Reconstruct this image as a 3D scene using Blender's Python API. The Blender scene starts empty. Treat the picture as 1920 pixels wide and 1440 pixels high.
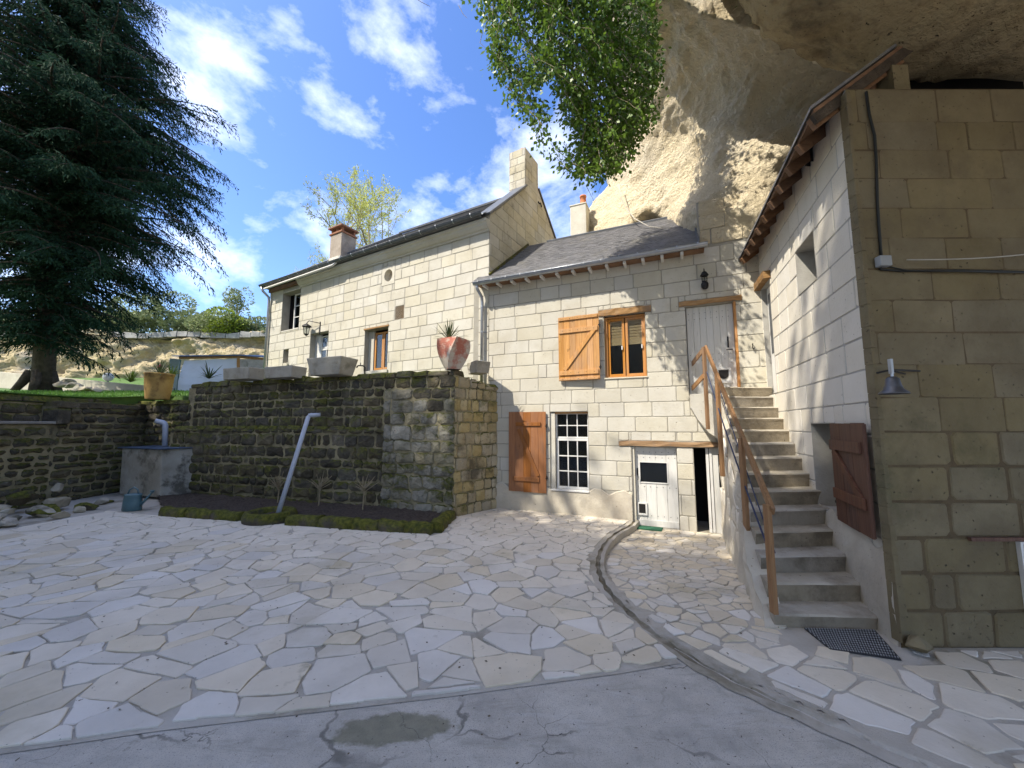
import bpy, math, random
import numpy as np
from mathutils import Vector, noise

# ------------------------------------------------------------------ camera, sky, sun, exposure
SC = bpy.context.scene
COL = SC.collection
FPX, EYE = 721.0, 2.1
PITCH = math.atan(77 / FPX)
cam_d = bpy.data.cameras.new("camera")
cam = bpy.data.objects.new("camera", cam_d)
COL.objects.link(cam)
cam_d.sensor_width = 36.0
cam_d.lens = FPX / 1920 * 36.0
cam_d.clip_start = 0.05
cam_d.clip_end = 3000
cam.location = (0, 0, EYE)
cam.rotation_euler = (math.pi / 2 + PITCH, 0, 0)
SC.camera = cam

SUN_EL = math.radians(50)
SUN_FROM = Vector((-0.89, -0.454, 0)).normalized()     # horizontal direction towards the sun
wd = bpy.data.worlds.new("World")
SC.world = wd
wd.use_nodes = True
nt = wd.node_tree
nt.nodes.clear()
w_out = nt.nodes.new("ShaderNodeOutputWorld")
w_bg = nt.nodes.new("ShaderNodeBackground")
w_sky = nt.nodes.new("ShaderNodeTexSky")
w_sky.sky_type = 'NISHITA'
w_sky.sun_disc = False
w_sky.sun_elevation = SUN_EL
w_sky.sun_rotation = math.atan2(SUN_FROM.x, SUN_FROM.y)
w_sky.air_density = 1.0
w_sky.dust_density = 1.4
w_sky.ozone_density = 3.0
w_bg.inputs['Strength'].default_value = 0.15
# wisps of cloud over the whole sky
tc = nt.nodes.new("ShaderNodeTexCoord")
mp = nt.nodes.new("ShaderNodeMapping")
mp.inputs['Location'].default_value = (1.85, 0.4, 0.3)
mp.inputs['Rotation'].default_value = (0.2, 0.5, 0.4)
mp.inputs['Scale'].default_value = (1.0, 1.0, 1.7)
n1 = nt.nodes.new("ShaderNodeTexNoise")
n1.inputs['Scale'].default_value = 5.4
n1.inputs['Detail'].default_value = 9
n1.inputs['Roughness'].default_value = 0.6
n1.inputs['Distortion'].default_value = 0.15
cr = nt.nodes.new("ShaderNodeValToRGB")
cr.color_ramp.elements[0].position = 0.47
cr.color_ramp.elements[1].position = 0.84
cr.color_ramp.elements[0].color = (0, 0, 0, 1)
cr.color_ramp.elements[1].color = (0.68, 0.68, 0.68, 1)
mx = nt.nodes.new("ShaderNodeMixRGB")
mx.inputs[2].default_value = (4.8, 4.9, 5.1, 1)
nt.links.new(tc.outputs['Generated'], mp.inputs['Vector'])
nt.links.new(mp.outputs[0], n1.inputs['Vector'])
nt.links.new(n1.outputs['Fac'], cr.inputs[0])
nt.links.new(cr.outputs[0], mx.inputs[0])
hs = nt.nodes.new("ShaderNodeHueSaturation")
hs.inputs['Saturation'].default_value = 1.22
hs.inputs['Hue'].default_value = 0.51
hs.inputs['Value'].default_value = 0.6
nt.links.new(w_sky.outputs[0], hs.inputs['Color'])
nt.links.new(hs.outputs[0], mx.inputs[1])
nt.links.new(mx.outputs[0], w_bg.inputs['Color'])
nt.links.new(w_bg.outputs[0], w_out.inputs['Surface'])

sun_d = bpy.data.lights.new("sun", 'SUN')
sun = bpy.data.objects.new("sun", sun_d)
COL.objects.link(sun)
sun_d.energy = 2.0
sun_d.angle = math.radians(0.5)
sun_d.color = (1.0, 0.93, 0.81)
sun.location = (-20, -10, 30)
sun_vec = Vector((-SUN_FROM.x * math.cos(SUN_EL), -SUN_FROM.y * math.cos(SUN_EL), -math.sin(SUN_EL)))
sun.rotation_euler = sun_vec.to_track_quat('-Z', 'Y').to_euler()

SC.view_settings.view_transform = 'Standard'
SC.view_settings.look = 'None'
SC.view_settings.exposure = 1.92
SC.view_settings.gamma = 1.0
SC.view_settings.use_curve_mapping = False
SC.cycles.max_bounces = 10
SC.cycles.diffuse_bounces = 8
SC.cycles.transparent_max_bounces = 12
SC.cycles.use_denoising = True

# ------------------------------------------------------------------ helpers: camera geometry
_cp, _sp = math.cos(PITCH), math.sin(PITCH)

def ray(x, y):
    a = (x - 960) / FPX
    b = (720 - y) / FPX
    return Vector((a, _cp - b * _sp, _sp + b * _cp))

def at(x, y, Y):
    r = ray(x, y)
    t = Y / r.y
    return Vector((r.x * t, Y, EYE + r.z * t))

def gz(x, y, z=0.0):
    r = ray(x, y)
    t = (z - EYE) / r.z
    return Vector((r.x * t, r.y * t, z))

def proj(p):
    yf = p[1] * _cp + (p[2] - EYE) * _sp
    zu = -p[1] * _sp + (p[2] - EYE) * _cp
    return 960 + FPX * p[0] / yf, 720 - FPX * zu / yf

def sstep(a, b, x):
    t = min(1, max(0, (x - a) / (b - a)))
    return t * t * (3 - 2 * t)

class Fr:
    """a vertical frame: u runs right along the wall, n out of it, z up"""
    def __init__(self, p0, d):
        self.p = Vector((p0[0], p0[1]))
        self.d = Vector((d[0], d[1])).normalized()
        self.o = Vector((self.d.y, -self.d.x))
    def pt(self, u, n, z):
        q = self.p + self.d * u + self.o * n
        return Vector((q.x, q.y, z))
    def uz(self, x, y, n=0.0):
        r = ray(x, y)
        p0 = self.p + self.o * n
        nn = self.o
        t = nn.dot(p0) / (nn.x * r.x + nn.y * r.y)
        q = Vector((r.x * t, r.y * t))
        return (q - p0).dot(self.d), EYE + r.z * t

# ------------------------------------------------------------------ helpers: scene objects
OFF = {}

def off(o):
    return OFF.get(o.name, Vector((0, 0, 0))) if o else Vector((0, 0, 0))

def tag(o, label=None, cat=None, group=None, kind=None):
    if label: o["label"] = label
    if cat: o["category"] = cat
    if group: o["group"] = group
    if kind: o["kind"] = kind
    return o

def thing(name, label, cat, loc=(0, 0, 0), group=None):
    o = bpy.data.objects.new(name, None)
    COL.objects.link(o)
    o.empty_display_size = 0.2
    o.location = loc
    OFF[o.name] = Vector(loc)
    return tag(o, label, cat, group)

def mesh(name, verts, faces, mat, parent=None, smooth=False, bevel=0):
    d = off(parent)
    me = bpy.data.meshes.new(name)
    if len(verts) and isinstance(verts, np.ndarray):
        vv = (verts - np.array(d)).tolist()
    else:
        vv = [(v[0] - d.x, v[1] - d.y, v[2] - d.z) for v in verts]
    me.from_pydata(vv, [], faces if isinstance(faces, list) else faces.tolist())
    if mat: me.materials.append(mat)
    if smooth: me.polygons.foreach_set("use_smooth", [True] * len(me.polygons))
    o = bpy.data.objects.new(name, me)
    COL.objects.link(o)
    if parent:
        o.parent = parent
        OFF[o.name] = d
    if bevel:
        b = o.modifiers.new("bevel", 'BEVEL')
        b.width = bevel
        b.segments = 2
        b.limit_method = 'ANGLE'
        b.angle_limit = math.radians(40)
    return o

BOXF = [(0, 3, 2, 1), (4, 5, 6, 7), (0, 1, 5, 4), (1, 2, 6, 5), (2, 3, 7, 6), (3, 0, 4, 7)]

class MB:
    def __init__(self):
        self.v = []
        self.f = []
    def add(self, vs, fs):
        k = len(self.v)
        self.v += [Vector(p) for p in vs]
        self.f += [tuple(i + k for i in f) for f in fs]
        return self
    def corners(self, c):
        return self.add(c, BOXF)
    def box(self, x0, x1, y0, y1, z0, z1):
        return self.corners([(x0, y0, z0), (x1, y0, z0), (x1, y1, z0), (x0, y1, z0), (x0, y0, z1), (x1, y0, z1), (x1, y1, z1), (x0, y1, z1)])
    def fbox(self, fr, u0, u1, n0, n1, z0, z1):
        c = [fr.pt(u, n, z) for z in (z0, z1) for (u, n) in ((u0, n1), (u1, n1), (u1, n0), (u0, n0))]
        return self.corners(c)
    def beam(self, a, b, w, h, up=(0, 0, 1)):
        a, b = Vector(a), Vector(b)
        d = (b - a).normalized()
        s = d.cross(Vector(up)).normalized()
        t = s.cross(d).normalized()
        c = []
        for p in (a, b):
            c += [p - s * w / 2 - t * h / 2, p + s * w / 2 - t * h / 2, p + s * w / 2 + t * h / 2, p - s * w / 2 + t * h / 2]
        return self.add(c, [(0, 1, 2, 3), (7, 6, 5, 4), (0, 4, 5, 1), (1, 5, 6, 2), (2, 6, 7, 3), (3, 7, 4, 0)])
    def tube(self, pts, r, seg=8, r2=None, cap=True):
        pts = [Vector(p) for p in pts]
        n = len(pts)
        k = len(self.v)
        up = Vector((0.31, 0.17, 0.94))
        for i, p in enumerate(pts):
            d = (pts[min(i + 1, n - 1)] - pts[max(i - 1, 0)]).normalized()
            s = d.cross(up)
            if s.length < 1e-3: s = d.cross(Vector((1, 0, 0)))
            s.normalize()
            t = s.cross(d)
            rr = r if r2 is None else r + (r2 - r) * i / (n - 1)
            for j in range(seg):
                a = 2 * math.pi * j / seg
                self.v.append(p + s * math.cos(a) * rr + t * math.sin(a) * rr)
        for i in range(n - 1):
            for j in range(seg):
                j2 = (j + 1) % seg
                self.f.append((k + i * seg + j, k + i * seg + j2, k + (i + 1) * seg + j2, k + (i + 1) * seg + j))
        if cap:
            self.f.append(tuple(k + j for j in range(seg))[::-1])
            self.f.append(tuple(k + (n - 1) * seg + j for j in range(seg)))
        return self
    def lathe(self, prof, c, seg=20, sx=1, sy=1):
        k = len(self.v)
        for r, z in prof:
            for j in range(seg):
                a = 2 * math.pi * j / seg
                self.v.append(Vector((c[0] + r * math.cos(a) * sx, c[1] + r * math.sin(a) * sy, c[2] + z)))
        for i in range(len(prof) - 1):
            for j in range(seg):
                j2 = (j + 1) % seg
                self.f.append((k + i * seg + j, k + i * seg + j2, k + (i + 1) * seg + j2, k + (i + 1) * seg + j))
        self.f.append(tuple(k + j for j in range(seg))[::-1])
        self.f.append(tuple(k + (len(prof) - 1) * seg + j for j in range(seg)))
        return self
    def quad(self, a, b, c, d):
        return self.add([a, b, c, d], [(0, 1, 2, 3)])
    def build(self, name, mat, parent=None, smooth=False, bevel=0):
        return mesh(name, self.v, self.f, mat, parent, smooth, bevel)

# ------------------------------------------------------------------ helpers: convex polygons in 2d
def area2(p):
    return 0.5 * sum(p[i][0] * p[(i + 1) % len(p)][1] - p[(i + 1) % len(p)][0] * p[i][1] for i in range(len(p)))

def clip(poly, px, py, nx, ny):
    """keep the side where (x-p).n <= 0"""
    out = []
    m = len(poly)
    for i in range(m):
        a, b = poly[i], poly[(i + 1) % m]
        da = (a[0] - px) * nx + (a[1] - py) * ny
        db = (b[0] - px) * nx + (b[1] - py) * ny
        if da <= 0: out.append(a)
        if (da < 0 < db) or (db < 0 < da):
            t = da / (da - db)
            out.append((a[0] + (b[0] - a[0]) * t, a[1] + (b[1] - a[1]) * t))
    return out

def inset(poly, g):
    """shrink a ccw convex polygon; g is a number or a function giving the gap of each edge"""
    out = list(poly)
    m = len(poly)
    for i in range(m):
        a, b = poly[i], poly[(i + 1) % m]
        ex, ey = b[0] - a[0], b[1] - a[1]
        L = math.hypot(ex, ey)
        if L < 1e-6: continue
        nx, ny = ey / L, -ex / L
        gg = g() if callable(g) else g
        out = clip(out, a[0] - nx * gg, a[1] - ny * gg, nx, ny)
        if len(out) < 3: return []
    return out

def clean(poly, eps=0.004):
    out = []
    for p in poly:
        if not out or math.hypot(p[0] - out[-1][0], p[1] - out[-1][1]) > eps: out.append(p)
    if len(out) > 1 and math.hypot(out[0][0] - out[-1][0], out[0][1] - out[-1][1]) <= eps: out.pop()
    return out

def round_corners(poly, c, rng):
    out = []
    m = len(poly)
    for i in range(m):
        a, b, d = poly[i - 1], poly[i], poly[(i + 1) % m]
        for q in (a, d):
            L = math.hypot(q[0] - b[0], q[1] - b[1])
            t = min(0.4, c * rng.uniform(0.4, 1.5) / max(L, 1e-6))
            out.append((b[0] + (q[0] - b[0]) * t, b[1] + (q[1] - b[1]) * t))
    return out

def stone_geo(poly, P, gap, proud, rng, cut=0.02, bev=0.008, base=-0.012, rough=0.0, dome=0.0, mid=False):
    """verts and faces of one dressed or rough block; P(a, b, n) maps to the world"""
    if area2(poly) < 0: poly = poly[::-1]
    q = clean(inset(poly, gap))
    if len(q) < 3 or abs(area2(q)) < 2e-4: return None
    if mid:
        r = []
        m = len(q)
        for i in range(m):
            a, b = q[i], q[(i + 1) % m]
            r.append(a)
            L = math.hypot(b[0] - a[0], b[1] - a[1])
            if L > 0.14:
                k = 0.5 + rng.uniform(-0.15, 0.15)
                j = rng.uniform(-0.06, 0.02) * min(L, 0.5) * mid
                nx, ny = (b[1] - a[1]) / L, -(b[0] - a[0]) / L
                r.append((a[0] + (b[0] - a[0]) * k + nx * j, a[1] + (b[1] - a[1]) * k + ny * j))
        q = r
    q = round_corners(q, cut, rng)
    cx = sum(p[0] for p in q) / len(q)
    cy = sum(p[1] for p in q) / len(q)
    if rough:
        q = [(p[0] + rng.uniform(-rough, rough), p[1] + rng.uniform(-rough, rough)) for p in q]
    m = len(q)
    inn = []
    for p in q:
        L = math.hypot(p[0] - cx, p[1] - cy)
        t = min(0.45, bev * 1.5 / max(L, 1e-6))
        inn.append((p[0] + (cx - p[0]) * t, p[1] + (cy - p[1]) * t))
    tx, ty = rng.uniform(-1, 1) * dome * 0.4, rng.uniform(-1, 1) * dome * 0.4
    vs = [P(p[0], p[1], base) for p in q]
    vs += [P(p[0], p[1], proud - bev) for p in q]
    vs += [P(p[0], p[1], proud + (rng.uniform(-dome, dome) * 0.3 if dome else 0) + (tx * (p[0] - cx) + ty * (p[1] - cy)) * 2) for p in inn]
    fs = []
    for r in (0, m):
        for i in range(m):
            j = (i + 1) % m
            fs.append((r + i, r + j, r + m + j, r + m + i))
    if dome:
        vs.append(P(cx, cy, proud + dome))
        c = len(vs) - 1
        fs += [(2 * m + i, 2 * m + (i + 1) % m, c) for i in range(m)]
    else:
        fs.append(tuple(2 * m + i for i in range(m)))
    return vs, fs

def cut_rect(u0, u1, z0, z1, ops):
    """the parts of a rectangle left over by rectangular openings"""
    rects = [(u0, u1, z0, z1)]
    for (a, b, c, d) in ops:
        nxt = []
        for (p, q, r, s) in rects:
            if b <= p or a >= q or d <= r or c >= s:
                nxt.append((p, q, r, s))
                continue
            if a > p: nxt.append((p, a, r, s))
            if b < q: nxt.append((b, q, r, s))
            pp, qq = max(p, a), min(q, b)
            if c > r: nxt.append((pp, qq, r, c))
            if d < s: nxt.append((pp, qq, d, s))
        rects = nxt
    return rects

def ashlar(fr, u0, u1, z0, z1, ops, hs, lens, mat, parent, rng, gap=0.006, proud=0.008, name="stone", clips=(), rough=0.0, dome=0.0, cut=0.018, mid=False, skip=None, bev=0.007, pvar=0.003, matf=None):
    """courses of single stones; ops are rectangles, clips half planes (p, q, n, m) in u, z"""
    F = lambda a, b, n: fr.pt(a, n, b)
    z = z0
    cnt = 0
    row = 0
    while z < z1 - 0.02:
        h = rng.uniform(*hs)
        zt = z + h
        if z1 - zt < hs[0] * 0.6: zt = z1
        u = u0 - rng.uniform(0, lens[1]) * 0.8
        while u < u1 - 0.01:
            L = rng.uniform(*lens) if rng.random() > 0.1 else rng.uniform(lens[0] * 0.45, lens[0])
            ub = u + L
            if u1 - ub < lens[0] * 0.3: ub = u1
            a = max(u, u0)
            u = ub
            if ub - a < 0.03: continue
            for (p, q, r, s) in cut_rect(a, min(ub, u1), z, zt, ops):
                if q - p < 0.03 or s - r < 0.03: continue
                poly = [(p, r), (q, r), (q, s), (p, s)]
                for cl in clips:
                    poly = clip(poly, *cl)
                    if len(poly) < 3: break
                if len(poly) < 3: continue
                if skip and skip((p + q) / 2, (r + s) / 2): continue
                g = stone_geo(poly, F, gap if not mid else (lambda: gap * rng.uniform(0.6, 1.7)), proud + rng.uniform(-pvar, pvar), rng, cut, bev, -0.012, rough, dome, mid)
                if g:
                    mm = matf((p + q) / 2, (r + s) / 2) if matf else mat
                    mesh(name, g[0], g[1], mm, parent)
                    cnt += 1
        z = zt
        row += 1
    return cnt

def wall_panel(fr, u0, u1, z0, z1, ops, depth=0.22):
    """flat wall front with openings and their reveals; ops are (u0, u1, z0, z1)"""
    mb = MB()
    us = sorted({u0, u1} | {e for o in ops for e in o[:2] if u0 < e < u1})
    zs = sorted({z0, z1} | {e for o in ops for e in o[2:4] if z0 < e < z1})
    for i in range(len(us) - 1):
        for j in range(len(zs) - 1):
            cu, cz = (us[i] + us[i + 1]) / 2, (zs[j] + zs[j + 1]) / 2
            if any(o[0] < cu < o[1] and o[2] < cz < o[3] for o in ops): continue
            mb.quad(fr.pt(us[i], 0, zs[j]), fr.pt(us[i + 1], 0, zs[j]), fr.pt(us[i + 1], 0, zs[j + 1]), fr.pt(us[i], 0, zs[j + 1]))
    for o in ops:
        a, b, c, d = o[:4]
        D = o[4] if len(o) > 4 else depth
        e = 0.008
        p = lambda u, n, z: fr.pt(u, n, z)
        mb.quad(p(a, e, c), p(a, e, d), p(a, -D, d), p(a, -D, c))
        mb.quad(p(b, e, c), p(b, -D, c), p(b, -D, d), p(b, e, d))
        mb.quad(p(a, e, d), p(b, e, d), p(b, -D, d), p(a, -D, d))
        mb.quad(p(a, e, c), p(a, -D, c), p(b, -D, c), p(b, e, c))
    return mb
# ------------------------------------------------------------------ materials
class NT:
    def __init__(self, name):
        self.m = bpy.data.materials.new(name)
        self.m.use_nodes = True
        self.t = self.m.node_tree
        self.b = self.t.nodes['Principled BSDF']
    def n(self, kind, **kw):
        x = self.t.nodes.new("ShaderNode" + kind)
        for k, v in kw.items():
            if k in x.inputs.keys(): x.inputs[k].default_value = v
            else: setattr(x, k, v)
        return x
    def l(self, a, b):
        self.t.links.new(a, b)
    def pos(self, scale=(1, 1, 1), loc=(0, 0, 0)):
        g = self.n("NewGeometry")
        mp = self.n("Mapping")
        mp.inputs['Scale'].default_value = scale
        mp.inputs['Location'].default_value = loc
        self.l(g.outputs['Position'], mp.inputs['Vector'])
        return mp.outputs[0]
    def noise(self, scale, detail=5, rough=0.6, vec=None, dist=0.0):
        x = self.n("TexNoise")
        x.inputs['Scale'].default_value = scale
        x.inputs['Detail'].default_value = detail
        x.inputs['Roughness'].default_value = rough
        x.inputs['Distortion'].default_value = dist
        self.l(vec if vec else self.pos(), x.inputs['Vector'])
        return x.outputs['Fac']
    def ramp(self, fac, a, b, ca=0.0, cb=1.0):
        r = self.n("MapRange")
        r.inputs['From Min'].default_value = a
        r.inputs['From Max'].default_value = b
        r.inputs['To Min'].default_value = ca
        r.inputs['To Max'].default_value = cb
        self.l(fac, r.inputs['Value'])
        return r.outputs[0]
    def mix(self, fac, a, b):
        x = self.n("MixRGB")
        if isinstance(fac, (int, float)): x.inputs[0].default_value = fac
        else: self.l(fac, x.inputs[0])
        for i, c in ((1, a), (2, b)):
            if isinstance(c, tuple): x.inputs[i].default_value = (c[0], c[1], c[2], 1)
            else: self.l(c, x.inputs[i])
        return x.outputs[0]
    def math(self, op, a, b=0.0):
        x = self.n("Math", operation=op)
        for i, c in ((0, a), (1, b)):
            if isinstance(c, (int, float)): x.inputs[i].default_value = c
            else: self.l(c, x.inputs[i])
        return x.outputs[0]
    def rand(self, col, amt, hue=0.0):
        oi = self.n("ObjectInfo")
        h = self.n("HueSaturation")
        self.l(self.ramp(oi.outputs['Random'], 0, 1, 1 - amt, 1 + amt), h.inputs['Value'])
        if hue:
            w = self.n("TexWhiteNoise", noise_dimensions='1D')
            self.l(oi.outputs['Random'], w.inputs['W'])
            self.l(self.ramp(w.outputs['Value'], 0, 1, 1 - hue, 1 + hue), h.inputs['Saturation'])
        self.l(col, h.inputs['Color'])
        return h.outputs[0]
    def bump(self, h, strength=0.4, dist=0.02):
        b = self.n("Bump")
        b.inputs['Strength'].default_value = strength
        b.inputs['Distance'].default_value = dist
        self.l(h, b.inputs['Height'])
        self.l(b.outputs[0], self.b.inputs['Normal'])
    def done(self, col, rough=0.85, metal=0.0, spec=0.3):
        if isinstance(col, tuple): self.b.inputs['Base Color'].default_value = (*col, 1)
        else: self.l(col, self.b.inputs['Base Color'])
        if isinstance(rough, (int, float)): self.b.inputs['Roughness'].default_value = rough
        else: self.l(rough, self.b.inputs['Roughness'])
        self.b.inputs['Metallic'].default_value = metal
        self.b.inputs['Specular IOR Level'].default_value = spec
        return self.m

def stone_mat(name, c1, c2, scale=2.5, rand=0.1, hue=0.2, bump=0.35, bscale=30, pits=0.0, pcol=(0.1, 0.08, 0.05), stains=(), moss=None, rough=0.9, dist=0.02):
    t = NT(name)
    base = t.mix(t.ramp(t.noise(scale, 6), 0.32, 0.68), c1, c2)
    base = t.rand(base, rand, hue)
    for (col, sc, a, b, amt) in stains:
        base = t.mix(t.math('MULTIPLY', t.ramp(t.noise(sc, 7, 0.65), a, b), amt), base, col)
    h = t.noise(bscale, 8, 0.65)
    if pits:
        pn = t.noise(26, 3, 0.55)
        pm = t.ramp(pn, 0.64 + 0.06 * (1 - pits), 0.74)
        base = t.mix(pm, base, pcol)
        h = t.math('SUBTRACT', h, t.math('MULTIPLY', pm, 0.7))
    if moss:
        col, col2, sc, a, b, up = moss
        g = t.n("NewGeometry")
        sx = t.n("SeparateXYZ")
        t.l(g.outputs['Normal'], sx.inputs[0])
        m = t.math('ADD', t.noise(sc, 7, 0.65), t.math('MULTIPLY', sx.outputs['Z'], up))
        mk = t.ramp(m, a, b)
        mc = t.mix(t.ramp(t.noise(14, 4), 0.35, 0.65), col, col2)
        base = t.mix(mk, base, mc)
        h = t.math('ADD', h, t.math('MULTIPLY', t.math('MULTIPLY', mk, t.noise(90, 4)), 0.8))
    t.bump(h, bump, dist)
    return t.done(base, rough)

def wood_mat(name, c1, c2, grain=(34, 34, 1.5), rand=0.16, rough=0.65, bump=0.4, knots=True, weather=0.45):
    t = NT(name)
    g = t.noise(1.0, 6, 0.6, t.pos(grain), 0.4)
    base = t.mix(t.ramp(g, 0.3, 0.7), c1, c2)
    base = t.rand(base, rand, 0.1)
    if knots:
        k = t.ramp(t.noise(5.5, 2, 0.5, t.pos((2, 2, 1))), 0.68, 0.76)
        base = t.mix(t.math('MULTIPLY', k, 0.6), base, tuple(c * 0.4 for c in c1))
    wv = t.ramp(t.noise(1.0, 5, 0.6, t.pos((6, 6, 1.2))), 0.52, 0.72)
    base = t.mix(t.math('MULTIPLY', wv, weather), base, tuple(0.5 * c + 0.22 * sum(c1) for c in c1))
    ck = t.ramp(t.noise(1.0, 3, 0.5, t.pos(tuple(2.2 * q for q in grain))), 0.66, 0.72)
    base = t.mix(t.math('MULTIPLY', ck, 0.5), base, tuple(0.3 * c for c in c1))
    t.bump(g, bump, 0.01)
    return t.done(base, rough)

def plain(name, col, rough=0.6, metal=0.0, var=0.12, scale=8, bump=0.0, spec=0.4, rand=0.0):
    t = NT(name)
    base = t.mix(t.ramp(t.noise(scale, 5), 0.3, 0.7), tuple(c * (1 - var) for c in col), tuple(min(1, c * (1 + var)) for c in col))
    if rand: base = t.rand(base, rand, 0.2)
    if bump: t.bump(t.noise(scale * 8, 5), bump, 0.01)
    return t.done(base, rough, metal, spec)

def leaf_mat(name, c1, c2, scale=1.2, trans=0.25, rough=0.5, fine=9, spec=0.3):
    t = NT(name)
    a = t.mix(t.ramp(t.noise(scale, 3), 0.35, 0.65), c1, c2)
    a = t.mix(t.ramp(t.noise(fine, 2), 0.3, 0.7), a, tuple(min(1, c * 1.7) for c in c2))
    t.done(a, rough, 0, spec)
    tr = t.n("BsdfTranslucent")
    t.l(a, tr.inputs['Color'])
    ms = t.n("MixShader")
    ms.inputs[0].default_value = trans
    t.l(t.b.outputs[0], ms.inputs[1])
    t.l(tr.outputs[0], ms.inputs[2])
    out = [n for n in t.t.nodes if n.type == 'OUTPUT_MATERIAL'][0]
    t.l(ms.outputs[0], out.inputs['Surface'])
    return t.m

def glass_mat(name, tint=0.12):
    t = NT(name)
    gl = t.n("BsdfGlossy")
    gl.inputs['Roughness'].default_value = 0.03
    tp = t.n("BsdfTransparent")
    tp.inputs['Color'].default_value = (0.75, 0.78, 0.78, 1)
    lw = t.n("LayerWeight")
    lw.inputs['Blend'].default_value = 0.5
    f4 = t.math('POWER', lw.outputs['Facing'], 4.0)
    ms = t.n("MixShader")
    t.l(t.math('ADD', t.math('MULTIPLY', f4, 0.7), 0.05), ms.inputs[0])
    t.l(tp.outputs[0], ms.inputs[1])
    t.l(gl.outputs[0], ms.inputs[2])
    out = [n for n in t.t.nodes if n.type == 'OUTPUT_MATERIAL'][0]
    t.l(ms.outputs[0], out.inputs['Surface'])
    return t.m

MOSS_A, MOSS_B = (0.045, 0.056, 0.012), (0.15, 0.15, 0.025)
M = {}
M['tuff'] = stone_mat('tuff', (0.50, 0.465, 0.375), (0.57, 0.54, 0.455), 1.6, 0.045, 0.22, 0.3, 22, 0.4, (0.24, 0.21, 0.15), stains=(((0.41, 0.365, 0.27), 1.3, 0.52, 0.72, 0.5), ((0.36, 0.33, 0.27), 5, 0.6, 0.72, 0.35)))
M['tuff_grey'] = stone_mat('tuff_grey', (0.63, 0.585, 0.49), (0.69, 0.645, 0.555), 1.6, 0.04, 0.2, 0.25, 26, 0.45, (0.30, 0.26, 0.19), stains=(((0.47, 0.43, 0.35), 1.5, 0.55, 0.75, 0.4),))
M['tuff_old'] = stone_mat('tuff_old', (0.44, 0.40, 0.30), (0.56, 0.52, 0.41), 2.2, 0.1, 0.25, 0.4, 24, 0.7, (0.10, 0.09, 0.07), stains=(((0.13, 0.12, 0.10), 1.4, 0.56, 0.7, 0.75),))
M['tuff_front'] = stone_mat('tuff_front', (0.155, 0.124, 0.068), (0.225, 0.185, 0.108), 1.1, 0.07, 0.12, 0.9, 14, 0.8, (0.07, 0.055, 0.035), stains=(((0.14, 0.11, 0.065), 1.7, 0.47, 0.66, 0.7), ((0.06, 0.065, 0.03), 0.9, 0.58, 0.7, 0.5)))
M['mortar'] = stone_mat('mortar', (0.31, 0.29, 0.24), (0.38, 0.355, 0.30), 4, 0, 0, 0.4, 50)
M['mortar_grey'] = stone_mat('mortar_grey', (0.33, 0.315, 0.28), (0.42, 0.405, 0.365), 4, 0, 0, 0.4, 50)
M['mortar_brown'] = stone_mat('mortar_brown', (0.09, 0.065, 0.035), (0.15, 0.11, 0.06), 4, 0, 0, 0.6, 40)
M['mortar_yellow'] = stone_mat('mortar_yellow', (0.24, 0.205, 0.12), (0.38, 0.33, 0.20), 3, 0, 0, 0.8, 30, stains=(((0.04, 0.04, 0.025), 1.0, 0.46, 0.64, 0.8),))
M['plinth'] = stone_mat('plinth', (0.47, 0.42, 0.33), (0.58, 0.53, 0.43), 2, 0, 0, 0.5, 22, 0.3, (0.25, 0.21, 0.15), stains=(((0.36, 0.31, 0.25), 1.5, 0.5, 0.7, 0.6),))
M['rubble'] = stone_mat('rubble', (0.070, 0.060, 0.040), (0.155, 0.135, 0.095), 3, 0.3, 0.3, 0.9, 16, 0.5, (0.02, 0.018, 0.012), stains=(((0.30, 0.28, 0.22), 3.4, 0.6, 0.7, 0.6), ((0.025, 0.022, 0.016), 1.1, 0.48, 0.64, 0.7)), moss=(MOSS_A, MOSS_B, 1.5, 0.52, 0.68, 0.3), dist=0.05)
M['rubble_pale'] = stone_mat('rubble_pale', (0.20, 0.185, 0.135), (0.36, 0.33, 0.25), 3, 0.2, 0.3, 0.9, 16, 0.8, (0.04, 0.035, 0.025), stains=(((0.06, 0.055, 0.045), 1.6, 0.5, 0.66, 0.8),), moss=(MOSS_A, MOSS_B, 1.6, 0.55, 0.7, 0.35), dist=0.05)
M['rubble_side_bounce'] = stone_mat('rubble_side_bounce', (0.36, 0.29, 0.155), (0.48, 0.40, 0.235), 2.5, 0.15, 0.3, 0.8, 16, 0.7, (0.06, 0.05, 0.03), stains=(((0.08, 0.065, 0.04), 1.7, 0.52, 0.66, 0.8),), moss=(MOSS_A, MOSS_B, 1.5, 0.54, 0.7, 0.3), dist=0.05)  # paler, warmer than the front: bounced light in its colour, and cleaner stone
M['mossy'] = stone_mat('mossy', (0.07, 0.06, 0.04), (0.12, 0.10, 0.07), 4, 0.2, 0.2, 1.0, 20, 0.3, moss=((0.065, 0.078, 0.014), (0.21, 0.205, 0.03), 2.6, 0.42, 0.62, 0.22), dist=0.05)
M['flag'] = stone_mat('flag', (0.59, 0.525, 0.42), (0.70, 0.635, 0.525), 1.3, 0.085, 0.4, 0.25, 28, 0.12, (0.22, 0.19, 0.14), stains=(((0.44, 0.40, 0.33), 1.1, 0.55, 0.72, 0.4), ((0.38, 0.33, 0.20), 0.6, 0.55, 0.68, 0.45), ((0.22, 0.185, 0.12), 2.4, 0.64, 0.73, 0.6)))
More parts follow.
